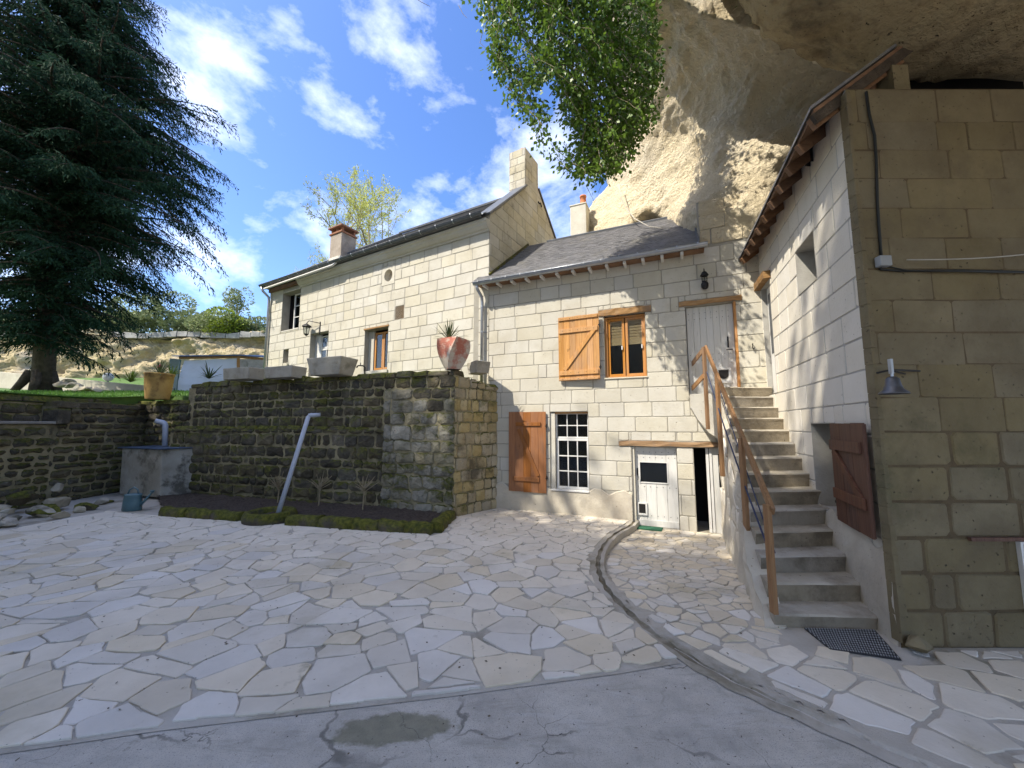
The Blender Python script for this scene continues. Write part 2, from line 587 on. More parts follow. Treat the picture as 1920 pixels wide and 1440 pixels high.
M['cement'] = stone_mat('cement', (0.40, 0.365, 0.305), (0.51, 0.47, 0.40), 2.2, 0, 0, 0.5, 60, 0, stains=(((0.17, 0.15, 0.09), 0.9, 0.50, 0.64, 0.75), ((0.45, 0.44, 0.42), 3.5, 0.55, 0.7, 0.4)))
def concrete_mat():
    t = NT('concrete')
    base = t.mix(t.ramp(t.noise(1.8, 6), 0.32, 0.68), (0.45, 0.415, 0.355), (0.58, 0.54, 0.47))
    base = t.mix(t.math('MULTIPLY', t.ramp(t.noise(1.1, 7, 0.65), 0.5, 0.7), 0.55), base, (0.26, 0.25, 0.225))
    base = t.mix(t.math('MULTIPLY', t.ramp(t.noise(7, 6, 0.7), 0.5, 0.75), 0.4), base, (0.24, 0.23, 0.20))
    st = t.ramp(t.noise(1.0, 8, 0.7, t.pos((1.2, 5.5, 1)), 0.8), 0.52, 0.70)
    base = t.mix(t.math('MULTIPLY', st, 0.55), base, (0.22, 0.205, 0.17))
    st = t.ramp(t.noise(1.0, 8, 0.7, t.pos((0.8, 3.5, 1), (5, 2, 0)), 0.8), 0.56, 0.72)
    base = t.mix(t.math('MULTIPLY', st, 0.6), base, (0.62, 0.605, 0.57))
    gr_ = t.noise(160, 2, 0.5)
    base = t.mix(t.ramp(gr_, 0.55, 0.7), base, (0.30, 0.285, 0.26))
    # damp hollows where water stands
    for (cx, cy, rx, ry, rot) in ((-0.86, 2.93, 0.46, 0.15, 0.12), (-2.2, 2.5, 0.28, 0.05, 0.2), (-1.9, 2.25, 0.2, 0.06, 0.4)):
        mp = t.n("Mapping", vector_type='TEXTURE')
        mp.inputs['Location'].default_value = (cx, cy, 0)
        mp.inputs['Rotation'].default_value = (0, 0, rot)
        mp.inputs['Scale'].default_value = (rx, ry, 1)
        g = t.n("NewGeometry")
        t.l(g.outputs['Position'], mp.inputs['Vector'])
        ln = t.n("VectorMath", operation='LENGTH')
        t.l(mp.outputs[0], ln.inputs[0])
        d = t.math('ADD', ln.outputs['Value'], t.math('MULTIPLY', t.math('SUBTRACT', t.noise(5, 6, 0.7), 0.5), 1.7))
        k = t.ramp(d, 1.05, 0.8)
        wet = t.mix(t.ramp(t.noise(9, 5), 0.35, 0.65), (0.13, 0.125, 0.075), (0.20, 0.19, 0.115))
        base = t.mix(t.math('MULTIPLY', k, 0.75), base, wet)
    for (sc, w_, off_) in ((0.55, 0.006, 0), (1.3, 0.0035, 4)):
        vo = t.n("TexVoronoi", feature='DISTANCE_TO_EDGE')
        vo.inputs['Scale'].default_value = sc
        nz = t.n("TexNoise")
        nz.inputs['Scale'].default_value = 2.5
        nz.inputs['Detail'].default_value = 6
        t.l(t.pos((1, 1, 0), (off_, off_, 0)), nz.inputs['Vector'])
        vm = t.n("VectorMath", operation='MULTIPLY_ADD')
        t.l(nz.outputs['Color'], vm.inputs[0])
        vm.inputs[1].default_value = (0.55, 0.55, 0)
        t.l(t.pos((1, 1, 0), (off_, off_, 0)), vm.inputs[2])
        t.l(vm.outputs[0], vo.inputs['Vector'])
        ckm = t.math('MULTIPLY', t.ramp(vo.outputs['Distance'], w_ * 1.6, w_ * 0.5), t.ramp(t.noise(0.7, 3, 0.5, t.pos((1, 1, 0), (off_ + 3, 1, 0))), 0.48, 0.56))
        base = t.mix(t.math('MULTIPLY', ckm, 0.75), base, (0.12, 0.115, 0.095))
    pit = t.ramp(t.noise(38, 2, 0.5), 0.70, 0.76)
    base = t.mix(pit, base, (0.06, 0.055, 0.05))
    t.bump(t.math('SUBTRACT', t.noise(90, 6, 0.7), t.math('MULTIPLY', pit, 0.6)), 0.5, 0.015)
    return t.done(base, 0.9)
M['concrete'] = concrete_mat()
M['damp'] = stone_mat('damp', (0.13, 0.125, 0.075), (0.20, 0.19, 0.115), 5, 0, 0, 0.6, 60, 0.3, (0.05, 0.05, 0.03))
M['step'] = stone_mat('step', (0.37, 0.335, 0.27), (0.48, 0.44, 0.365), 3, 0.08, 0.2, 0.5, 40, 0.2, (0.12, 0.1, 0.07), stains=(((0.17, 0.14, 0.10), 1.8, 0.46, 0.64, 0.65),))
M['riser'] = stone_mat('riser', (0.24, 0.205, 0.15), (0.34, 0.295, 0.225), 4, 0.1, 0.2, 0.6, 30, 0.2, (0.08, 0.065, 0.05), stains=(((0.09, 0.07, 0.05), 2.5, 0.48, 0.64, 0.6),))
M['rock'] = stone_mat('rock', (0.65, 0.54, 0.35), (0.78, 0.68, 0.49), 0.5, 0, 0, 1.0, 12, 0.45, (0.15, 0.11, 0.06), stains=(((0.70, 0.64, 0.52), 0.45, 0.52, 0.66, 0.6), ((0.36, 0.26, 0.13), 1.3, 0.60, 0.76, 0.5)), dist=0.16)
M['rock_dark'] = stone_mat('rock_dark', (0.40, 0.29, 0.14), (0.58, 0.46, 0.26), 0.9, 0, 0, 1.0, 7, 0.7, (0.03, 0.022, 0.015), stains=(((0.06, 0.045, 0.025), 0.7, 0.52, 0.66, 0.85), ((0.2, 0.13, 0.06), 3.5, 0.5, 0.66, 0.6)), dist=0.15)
M['cliff'] = stone_mat('cliff', (0.42, 0.345, 0.20), (0.56, 0.475, 0.31), 0.8, 0.12, 0.2, 1.0, 2.2, 0.7, (0.2, 0.16, 0.1), stains=(((0.36, 0.33, 0.28), 0.35, 0.50, 0.64, 0.7), ((0.22, 0.18, 0.11), 1.6, 0.58, 0.68, 0.6)), dist=0.6)
M['capstone'] = stone_mat('capstone', (0.19, 0.18, 0.165), (0.30, 0.29, 0.265), 2, 0.15, 0.1, 0.8, 8, 0.4)
M['slate'] = stone_mat('slate', (0.15, 0.15, 0.155), (0.23, 0.225, 0.225), 7, 0, 0, 0.3, 40, 0, rough=0.6, stains=(((0.30, 0.28, 0.21), 1.1, 0.55, 0.7, 0.55), ((0.06, 0.06, 0.065), 2.2, 0.5, 0.7, 0.5)))
M['zinc'] = plain('zinc', (0.40, 0.42, 0.45), 0.42, 0.75, 0.15, 6)
M['zinc_dark'] = plain('zinc_dark', (0.13, 0.14, 0.155), 0.55, 0.5, 0.2, 6)
M['wood_orange'] = wood_mat('wood_orange', (0.40, 0.19, 0.06), (0.58, 0.32, 0.12))
M['wood_window'] = wood_mat('wood_window', (0.42, 0.185, 0.05), (0.52, 0.25, 0.075), knots=False)
M['wood_shaded'] = wood_mat('wood_shaded', (0.23, 0.085, 0.025), (0.33, 0.135, 0.045))  # shutter wood again, darker: shade on the lower shutter put into its colour
M['wood_dark'] = wood_mat('wood_dark', (0.08, 0.036, 0.022), (0.155, 0.075, 0.046))
M['wood_lintel'] = wood_mat('wood_lintel', (0.24, 0.13, 0.055), (0.40, 0.25, 0.12), (3, 3, 30), bump=0.7)
M['wood_rail'] = wood_mat('wood_rail', (0.22, 0.115, 0.05), (0.33, 0.19, 0.095))
M['wood_eave'] = wood_mat('wood_eave', (0.14, 0.075, 0.04), (0.24, 0.14, 0.08), (3, 3, 20))
M['white'] = plain('white_paint', (0.66, 0.65, 0.62), 0.5, 0, 0.04, 3, 0.05)
M['door_white'] = wood_mat('door_white', (0.58, 0.57, 0.53), (0.66, 0.65, 0.61), rand=0.03, knots=False, rough=0.55, bump=0.1)
M['iron'] = plain('iron', (0.025, 0.025, 0.028), 0.5, 0.4, 0.2)
M['dark_room'] = plain('dark_room', (0.012, 0.011, 0.011), 0.9, 0, 0.1)
M['glass'] = glass_mat('glass')
M['blind'] = wood_mat('blind', (0.50, 0.34, 0.18), (0.64, 0.47, 0.28), (3, 3, 90), knots=False)
M['terracotta'] = stone_mat('terracotta', (0.50, 0.17, 0.075), (0.58, 0.23, 0.11), 4, 0, 0, 0.2, 30)
M['urn'] = stone_mat('urn', (0.46, 0.40, 0.32), (0.56, 0.50, 0.40), 3, 0, 0, 0.5, 25, 0.3, (0.12, 0.1, 0.07), stains=(((0.40, 0.10, 0.06), 2.4, 0.46, 0.58, 0.85), ((0.13, 0.13, 0.05), 3.0, 0.6, 0.7, 0.7)))
M['pot'] = stone_mat('pot', (0.42, 0.25, 0.075), (0.52, 0.34, 0.11), 3, 0, 0, 0.4, 25, 0.2, (0.08, 0.05, 0.03), stains=(((0.13, 0.06, 0.03), 2.6, 0.5, 0.66, 0.8),))
M['trough'] = stone_mat('trough', (0.33, 0.30, 0.24), (0.44, 0.41, 0.34), 3, 0.08, 0.1, 0.5, 30, 0.4, (0.12, 0.1, 0.08), stains=(((0.16, 0.15, 0.10), 2.0, 0.52, 0.68, 0.7),))
M['tank'] = stone_mat('tank', (0.36, 0.34, 0.29), (0.46, 0.44, 0.38), 2, 0, 0, 0.5, 20, 0.2, stains=(((0.05, 0.048, 0.04), 2.2, 0.50, 0.62, 0.85), ((0.22, 0.2, 0.15), 0.8, 0.4, 0.6, 0.6)))
M['tarp_blue'] = plain('tarp_blue', (0.055, 0.09, 0.15), 0.45, 0, 0.25, 5, 0.2)
M['tarp_white'] = plain('tarp_white', (0.72, 0.75, 0.80), 0.5, 0, 0.06, 2, 0.3)
M['teal'] = plain('teal_paint', (0.07, 0.15, 0.165), 0.5, 0, 0.1)
M['pvc'] = plain('pvc', (0.46, 0.50, 0.58), 0.35, 0, 0.05)
M['can'] = plain('can_plastic', (0.085, 0.16, 0.185), 0.4, 0, 0.1)
M['soil'] = stone_mat('soil', (0.055, 0.042, 0.033), (0.115, 0.092, 0.075), 18, 0, 0, 1.0, 60, 0.5, (0.02, 0.015, 0.01), dist=0.05)
M['rubber'] = plain('rubber', (0.028, 0.029, 0.034), 0.5, 0, 0.2)
M['mat_green'] = plain('green_mat', (0.03, 0.13, 0.07), 0.95, 0, 0.25, 60, 0.6)
M['brick_red'] = stone_mat('brick_red', (0.26, 0.12, 0.07), (0.34, 0.17, 0.10), 5, 0.1, 0.1, 0.4, 30)
M['chimney_render'] = stone_mat('chimney_render', (0.30, 0.25, 0.20), (0.38, 0.33, 0.27), 3, 0, 0, 0.5, 30, 0.3, stains=(((0.12, 0.1, 0.085), 1.6, 0.5, 0.66, 0.6),))
M['render_white'] = stone_mat('render_white', (0.55, 0.53, 0.45), (0.66, 0.64, 0.56), 3, 0, 0, 0.5, 30, 0.3, stains=(((0.12, 0.115, 0.1), 1.9, 0.58, 0.68, 0.8),))
M['grass'] = leaf_mat('grass', (0.055, 0.12, 0.02), (0.095, 0.19, 0.03), 0.9, 0.3, 0.6)
M['turf'] = stone_mat('turf', (0.06, 0.12, 0.025), (0.10, 0.17, 0.035), 6, 0, 0, 0.6, 60, stains=(((0.13, 0.11, 0.06), 0.5, 0.6, 0.75, 0.5),))
M['path'] = stone_mat('path', (0.33, 0.29, 0.23), (0.45, 0.41, 0.34), 3, 0, 0, 0.5, 50)
M['ivy'] = leaf_mat('ivy_leaf', (0.05, 0.095, 0.012), (0.10, 0.165, 0.02), 1.6, 0.32, 0.4, 14)
M['conifer'] = leaf_mat('conifer_leaf', (0.010, 0.025, 0.014), (0.020, 0.044, 0.024), 0.5, 0.15, 0.8, 5, 0.06)
M['bush'] = leaf_mat('bush_leaf', (0.13, 0.16, 0.075), (0.20, 0.23, 0.11), 0.5, 0.25, 0.6, 3)
M['bush_lime'] = leaf_mat('bush_lime', (0.17, 0.22, 0.03), (0.22, 0.27, 0.04), 0.8, 0.3, 0.6, 4)
M['bud'] = leaf_mat('bud_leaf', (0.30, 0.31, 0.07), (0.38, 0.40, 0.11), 0.8, 0.35, 0.6, 4)
M['yucca'] = leaf_mat('yucca_leaf', (0.03, 0.05, 0.02), (0.06, 0.085, 0.035), 3, 0.15, 0.5)
M['bark'] = stone_mat('bark', (0.055, 0.042, 0.03), (0.11, 0.085, 0.06), 6, 0, 0, 1.0, 14, dist=0.05)
M['twig'] = stone_mat('twig', (0.26, 0.21, 0.13), (0.36, 0.30, 0.20), 6, 0, 0, 0.3, 30)
M['cable'] = plain('cable', (0.018, 0.02, 0.018), 0.6, 0)
M['cord'] = plain('cord', (0.45, 0.42, 0.36), 0.8, 0)
M['rope'] = plain('rope', (0.035, 0.045, 0.09), 0.8, 0, 0.3, 60)
M['box_grey'] = plain('box_grey', (0.30, 0.31, 0.31), 0.5, 0, 0.05)
M['bell'] = plain('bell_metal', (0.12, 0.12, 0.125), 0.45, 0.6, 0.2)
M['loose'] = stone_mat('loose_stone', (0.36, 0.31, 0.22), (0.50, 0.45, 0.35), 3, 0.2, 0.2, 0.8, 14, 0.3, stains=(((0.07, 0.065, 0.045), 1.7, 0.5, 0.64, 0.8),))
M['globe'] = plain('globe', (0.75, 0.75, 0.75), 0.4)

M['kerb_dirt'] = stone_mat('kerb_dirt', (0.20, 0.165, 0.10), (0.36, 0.33, 0.27), 3.5, 0, 0, 0.8, 40, 0.4, stains=(((0.10, 0.085, 0.05), 2.0, 0.45, 0.62, 0.8),))
# ------------------------------------------------------------------ frames of the place
FM = Fr((4.2129, 8.1), (2.30, -1))            # house with the two doors
FL = Fr((-0.709, 10.24), (1.734, -1))         # long house behind the retaining wall
_g = FL.pt(0.1, 0, 0)
FG = Fr((_g.x, _g.y), (0.4996, 0.8663))       # its gable wall
RC = (3.688, 3.888)
FS = Fr(RC, (-0.356, -0.934))                 # outbuilding, wall along the stairs (u < 0 goes away)
FF = Fr(RC, (1, 0))                           # outbuilding, front
FW = Fr((-1.37, 9.08), (8.61, -3.11))         # retaining wall front (u from -9.2 to 0)
FWS = Fr((-1.37, 9.08), (1, 1.05))            # its return beside the house
FLW = Fr((-12.4, 12.5), (0, 1))               # low garden wall on the left

def up_ground(x, y):
    """height of the garden above the retaining walls"""
    z = 2.93 + 0.7 * sstep(11, 18, y) + 0.75 * sstep(17, 26, y) + 2.4 * sstep(24, 39, y)
    z += 0.25 * sstep(-9, -2, x) * (1 - sstep(12, 22, y))
    return z

def right_ground(x, y):
    return -0.11 * sstep(4.6, 7.6, y)

def inside(poly, x, y):
    c = False
    m = len(poly)
    for i in range(m):
        x1, y1 = poly[i]
        x2, y2 = poly[i - 1]
        if (y1 > y) != (y2 > y) and x < (x2 - x1) * (y - y1) / (y2 - y1) + x1: c = not c
    return c

def grid_sheet(name, poly, step, zf, mat, parent=None):
    xs = [p[0] for p in poly]
    ys = [p[1] for p in poly]
    nx, ny = int((max(xs) - min(xs)) / step) + 1, int((max(ys) - min(ys)) / step) + 1
    idx = {}
    vs, fs = [], []
    def vi(i, j):
        if (i, j) not in idx:
            x, y = min(xs) + i * step, min(ys) + j * step
            idx[(i, j)] = len(vs)
            vs.append((x, y, zf(x, y)))
        return idx[(i, j)]
    for i in range(nx):
        for j in range(ny):
            if inside(poly, min(xs) + (i + 0.5) * step, min(ys) + (j + 0.5) * step):
                fs.append((vi(i, j), vi(i + 1, j), vi(i + 1, j + 1), vi(i, j + 1)))
    return mesh(name, vs, fs, mat, parent, True)

# far ground, sheet to the horizon
g = MB().quad((-900, -400, -0.35), (900, -400, -0.35), (900, 1500, -0.35), (-900, 1500, -0.35)).build('ground', M['path'])
tag(g, kind='structure')

# upper garden ground behind the retaining walls
xs = np.linspace(-60, 12, 90)
ys = np.linspace(3, 60, 90)
pl = FW.pt(-9.2, 0, 0)
def upper_ok(x, y):
    q = Vector((x, y))
    if x < -12.75: return True
    a = (q - FW.p).dot(FW.o)
    return a < -0.5 and (q - FWS.p).dot(FWS.o) < -0.3 and y > 9.2
poly_up = [(-60, 3), (-12.85, 3), (-12.85, 13.7), (-10.3, 13.0), (-1.7, 9.75), (-0.9, 10.3), (12, 40), (12, 60), (-60, 60)]
o = grid_sheet('upper_garden_ground', poly_up, 0.4, lambda x, y: up_ground(x, y) - 0.02, M['turf'])
tag(o, kind='structure')
bk = MB()
for (x1, y1), (x2, y2) in zip(poly_up[1:6], poly_up[2:7]):
    n_ = max(2, int(math.hypot(x2 - x1, y2 - y1) / 0.5))
    for i in range(n_):
        a = (x1 + (x2 - x1) * i / n_, y1 + (y2 - y1) * i / n_)
        b = (x1 + (x2 - x1) * (i + 1) / n_, y1 + (y2 - y1) * (i + 1) / n_)
        bk.quad((a[0], a[1], -0.3), (b[0], b[1], -0.3), (b[0], b[1], up_ground(*b)), (a[0], a[1], up_ground(*a)))
tag(bk.build('garden_bank', M['turf']), kind='structure')

# ------------------------------------------------------------------ courtyard
KERB = [(2.78, 8.86), (2.53, 8.37), (2.05, 7.75), (1.66, 7.05), (1.40, 6.35), (1.28, 5.75), (1.26, 5.2), (1.36, 4.55), (1.52, 4.02), (1.78, 3.52), (2.14, 3.10), (2.6, 2.62), (3.3, 1.9), (4.0, 1.2)]
M_R = FM.pt(1.0, 0, 0)
left_poly = [(-12.3, 1.15), (-3.33, 2.74), (-2.44, 2.94), (-0.5, 3.27), (0.89, 3.55), (1.50, 3.74)] + KERB[8::-1][0:0] + [(1.38, 4.1), (1.22, 4.6), (1.10, 5.2), (1.13, 5.8), (1.26, 6.4), (1.52, 7.1), (1.9, 7.8), (2.4, 8.45), (2.6, 8.80), (-0.33, 10.07), (-1.37, 9.02), (-1.30, 8.85), (-1.52, 7.72), (-8.3, 9.25), (-9.9, 9.7), (-10.2, 7.9), (-12.3, 6.0)]
right_poly = [(2.75, 8.74), (2.60, 8.37), (2.12, 7.72), (1.74, 7.02), (1.49, 6.34), (1.38, 5.75), (1.37, 5.2), (1.46, 4.6), (1.62, 4.08), (1.88, 3.60), (2.24, 3.18), (2.7, 2.70), (3.4, 1.98), (6.5, 1.98), (6.5, 3.84), (3.72, 3.84), (3.60, 3.62), (2.72, 4.02), (2.88, 4.40), (4.5, 8.0), (4.36, 8.02)]

base = MB()
base.quad((-14, -6, -0.008), (8, -6, -0.008), (8, 3.9, -0.008), (-14, 3.9, -0.008))
conc = base.build('concrete_yard', M['concrete'])
tag(conc, kind='structure')

big_left = [(-13, -1)] + [(-12.3, 1.15), (1.6, 3.8)] + [(1.34, 4.55), (1.22, 5.2), (1.25, 5.75), (1.37, 6.35), (1.62, 7.05), (2.0, 7.75), (2.48, 8.37), (2.72, 9.0), (2.72, 11.5), (-13, 13.5)]
from mathutils.geometry import tessellate_polygon
_tp = [(-13, 0.98), (-3.33, 2.70), (-2.44, 2.90), (-0.5, 3.235), (0.89, 3.51), (1.50, 3.66), (1.22, 4.52), (1.11, 5.2), (1.14, 5.78), (1.26, 6.40), (1.52, 7.13), (1.92, 7.84), (2.40, 8.47), (2.62, 9.0), (2.62, 11.5), (-13, 13.5)]
_tv = [Vector((x, y, -0.003)) for x, y in _tp]
terrace = mesh('terrace_paving', _tv, [tuple(t) for t in tessellate_polygon([_tv])], M['cement'])
tag(terrace, kind='structure')
lower = grid_sheet('lower_paving', [(2.72, 9.3), (2.55, 8.37), (2.07, 7.72), (1.69, 7.02), (1.43, 6.34), (1.31, 5.75), (1.30, 5.2), (1.39, 4.55), (1.55, 4.02), (1.82, 3.54), (2.18, 3.12), (2.64, 2.64), (3.34, 1.92), (7, 1.92), (7, 4.2), (5.6, 9.3)], 0.09, lambda x, y: right_ground(x, y) + 0.002, M['cement'])
tag(lower, kind='structure')

# the curved cement kerb between the two pavings
_k = []
for i in range(len(KERB) - 1):
    p0, p1, p2, p3 = [Vector(KERB[max(0, min(len(KERB) - 1, i + q))]) for q in (-1, 0, 1, 2)]
    for q in range(4):
        t = q / 4
        _k.append(tuple(0.5 * (2 * p1 + (p2 - p0) * t + (2 * p0 - 5 * p1 + 4 * p2 - p3) * t * t + (3 * p1 - p0 - 3 * p2 + p3) * t ** 3)))
KERB = _k + [KERB[-1]]
kb = MB()
n = len(KERB)
for i, (x, y) in enumerate(KERB):
    a = Vector(KERB[max(i - 1, 0)])
    b = Vector(KERB[min(i + 1, n - 1)])
    d = (b - a).normalized()
    s = Vector((d.y, -d.x))
    lo = right_ground(x, y) - 0.05
    k_ = 0.25 + 0.75 * sstep(4.2, 5.6, y)
    p = Vector((x, y))
    for q, z in ((0.150, 0.0), (0.065, -0.003), (0.045, -0.028 * k_), (0.012, -0.034 * k_), (0.0, 0.004), (-0.012, 0.009), (-0.06, 0.008), (-0.075, lo)):
        jx = q + 0.012 * math.sin(i * 3.1 + q * 40)
        kb.v.append(Vector((x + s.x * jx, y + s.y * jx, z)))
for i in range(n - 1):
    for j in range(7):
        a = i * 8 + j
        kb.f.append((a, a + 8, a + 9, a + 1))
o = kb.build('kerb', M['cement'])
o.data.materials.append(M['kerb_dirt'])
for i in range(n - 1):
    for j in (1, 2, 3):
        if KERB[i][1] > 3.3: o.data.polygons[i * 7 + j].material_index = 1
tag(o, kind='structure')

def crazy_cells(box, rng, tgt):
    """irregular stones: power cells of scattered seeds, stretched in changing directions"""
    x0, x1, y0, y1 = box
    seeds = []
    cell = {}
    G = 0.5
    for _ in range(26000):
        x, y = rng.uniform(x0, x1), rng.uniform(y0, y1)
        r = 0.80 * math.sqrt(tgt(x, y)) * rng.choice((0.72, 0.9, 1.0, 1.15))
        ok = True
        ci, cj = int(x / G), int(y / G)
        for i in range(ci - 2, ci + 3):
            for j in range(cj - 2, cj + 3):
                for (px, py, pr) in cell.get((i, j), ()):
                    a_ = 0.25 + 0.9 * noise.noise(Vector((x * 0.25, y * 0.25, 7.7)))
                    dx, dy = px - x, py - y
                    u, v = dx * math.cos(a_) + dy * math.sin(a_), -dx * math.sin(a_) + dy * math.cos(a_)
                    if math.hypot(u * 0.64, v * 1.5) < 0.5 * (r + pr):
                        ok = False
                        break
                if not ok: break
            if not ok: break
        if ok:
            cell.setdefault((ci, cj), []).append((x, y, r))
            seeds.append((x, y, r))
    out = []
    for (x, y, r) in seeds:
        near = []
        ci, cj = int(x / G), int(y / G)
        for i in range(ci - 3, ci + 4):
            for j in range(cj - 3, cj + 4):
                near += [q for q in cell.get((i, j), ()) if q[0] != x or q[1] != y]
        near.sort(key=lambda q: (q[0] - x) ** 2 + (q[1] - y) ** 2)
        poly = [(x - 1.2, y - 1.2), (x + 1.2, y - 1.2), (x + 1.2, y + 1.2), (x - 1.2, y + 1.2)]
        for (px, py, pr) in near[:26]:
            dx, dy = px - x, py - y
            d2 = dx * dx + dy * dy
            t = 0.5 + 0.25 * (r * r - pr * pr) / d2
            L = math.sqrt(d2)
            # turn the joint a little so that stones are not neat honeycomb cells
            h = math.sin((x + px) * 12.9898 + (y + py) * 78.233) * 0.36
            nx, ny = dx / L * math.cos(h) - dy / L * math.sin(h), dx / L * math.sin(h) + dy / L * math.cos(h)
            poly = clip(poly, x + dx * t, y + dy * t, nx, ny)
            if len(poly) < 3: break
        if len(poly) >= 3:
            poly = clean(poly, 0.03)
            if len(poly) >= 3: out.append(poly)
    return out

def seg_hit(a, b, c, d):
    def cr(o, p, q): return (p[0] - o[0]) * (q[1] - o[1]) - (p[1] - o[1]) * (q[0] - o[0])
    return cr(a, b, c) * cr(a, b, d) < 0 and cr(c, d, a) * cr(c, d, b) < 0

def paving(region, start, tgt, zf, gapf, proud, mat, parent, rng, keep=300):
    polys = crazy_cells(start, rng, tgt)
    ccw = area2(region) > 0
    res = []
    m = len(region)
    for p in polys:
        if area2(p) < 0: p = p[::-1]
        c0 = (sum(q[0] for q in p) / len(p), sum(q[1] for q in p) / len(p))
        hits = []
        for i in range(m):
            a, b = region[i], region[(i + 1) % m]
            if any(seg_hit(a, b, p[j], p[(j + 1) % len(p)]) for j in range(len(p))): hits.append((a, b))
        if not hits:
            if inside(region, *c0): res.append(p)
            continue
        q = p
        for a, b in hits:
            ex, ey = b[0] - a[0], b[1] - a[1]
            L = math.hypot(ex, ey)
            nx, ny = (ey / L, -ex / L) if ccw else (-ey / L, ex / L)
            q = clip(q, a[0], a[1], nx, ny)
            if len(q) < 3: break
        q = clean(q) if len(q) >= 3 else []
        if len(q) >= 3 and abs(area2(q)) > 0.012:
            c = (sum(v[0] for v in q) / len(q), sum(v[1] for v in q) / len(q))
            if inside(region, *c): res.append(q)
    def size(q):
        c = (sum(v[0] for v in q) / len(q), sum(v[1] for v in q) / len(q))
        return abs(area2(q)) / max(0.5, c[1]) ** 3
    res = [q for q in res if max(v[1] for v in q) > 1.7 and abs(sum(v[0] for v in q) / len(q)) < 1.5 * max(v[1] for v in q) + 0.6]
    res.sort(key=size, reverse=True)
    rest = MB()
    for i, q in enumerate(res):
        tilt = (rng.uniform(-0.014, 0.014), rng.uniform(-0.014, 0.014))
        c = (sum(v[0] for v in q) / len(q), sum(v[1] for v in q) / len(q))
        P = lambda a, b, nn: Vector((a, b, zf(a, b) + nn + (tilt[0] * (a - c[0]) + tilt[1] * (b - c[1]))))
        gg = stone_geo(q, P, lambda: gapf(c, rng), proud + rng.uniform(-0.004, 0.005), rng, 0.014, 0.005, -0.01, 0.007, 0.0, 0.5)
        if not gg: continue
        if i < keep: mesh('flagstone', gg[0], gg[1], mat, parent)
        else: rest.add(gg[0], gg[1])
    if rest.v: tag(rest.build('flagstones', mat, parent), kind='stuff')
    return len(res)

rp = random.Random(11)
def tgt_left(x, y):
    t = 0.145
    t = t + (0.075 - t) * sstep(5.0, 8.0, y) * sstep(-6, -0.5, x)
    t = t + (0.055 - t) * sstep(0.2, 1.2, x)
    return t
def gap_left(c, r):
    return r.choice((0.002, 0.003, 0.003, 0.004, 0.006, 0.012))
big = (-12.6, 3.0, 0.8, 10.3)
n_left = paving(left_poly, big, tgt_left, lambda x, y: 0.0, gap_left, 0.012, M['flag'], terrace, rp)
rq = random.Random(5)
def tgt_right(x, y):
    return 0.035 + 0.11 * sstep(4.6, 2.8, y)
def gap_right(c, r):
    return r.uniform(0.003, 0.010) + 0.006 * sstep(5, 3, c[1])
big = (1.2, 6.6, 1.9, 8.9)
n_right = paving(right_poly, big, tgt_right, right_ground, gap_right, 0.010, M['flag'], lower, rq)
print('flagstones', n_left, n_right)

# ------------------------------------------------------------------ rock: cliff over the houses and roof of the cave mouth
def rock_patch(name, grid, mat, sub, amp, seed, parent=None):
    """smooth surface through a grid of points, roughened"""
    G = np.array([[list(p) for p in row] for row in grid], float)
    def refine(A, axis):
        A = np.moveaxis(A, axis, 0)
        n = A.shape[0]
        out = []
        for i in range(n - 1):
            p0, p1, p2, p3 = A[max(i - 1, 0)], A[i], A[i + 1], A[min(i + 2, n - 1)]
            for k in range(sub):
                t = k / sub
                out.append(0.5 * ((2 * p1) + (-p0 + p2) * t + (2 * p0 - 5 * p1 + 4 * p2 - p3) * t * t + (-p0 + 3 * p1 - 3 * p2 + p3) * t ** 3))
        out.append(A[-1])
        return np.moveaxis(np.array(out), 0, axis)
    G = refine(refine(G, 0), 1)
    nr, nc = G.shape[:2]
    du = np.gradient(G, axis=1)
    dv = np.gradient(G, axis=0)
    N = np.cross(du, dv)
    N /= (np.linalg.norm(N, axis=2, keepdims=True) + 1e-9)
    for i in range(nr):
        for j in range(nc):
            p = Vector(G[i, j])
            q = Vector((p.x, p.y, p.z * 1.3)) + Vector((seed, 0, 0))
            h = amp * (noise.fractal(q * 0.55, 1.0, 2.0, 3) * 0.9 + 0.35 * abs(noise.fractal(q * 1.9, 0.9, 2.1, 4)) + 0.16 * noise.fractal(q * 6.5, 0.8, 2.0, 3) - 0.22 * max(0, noise.noise(q * 2.6 + Vector((9, 3, 1))) - 0.25))
            G[i, j] += N[i, j] * h
    vs = G.reshape(-1, 3)
    fs = [(i * nc + j, i * nc + j + 1, (i + 1) * nc + j + 1, (i + 1) * nc + j) for i in range(nr - 1) for j in range(nc - 1)]
    return mesh(name, vs, fs, mat, parent, True)

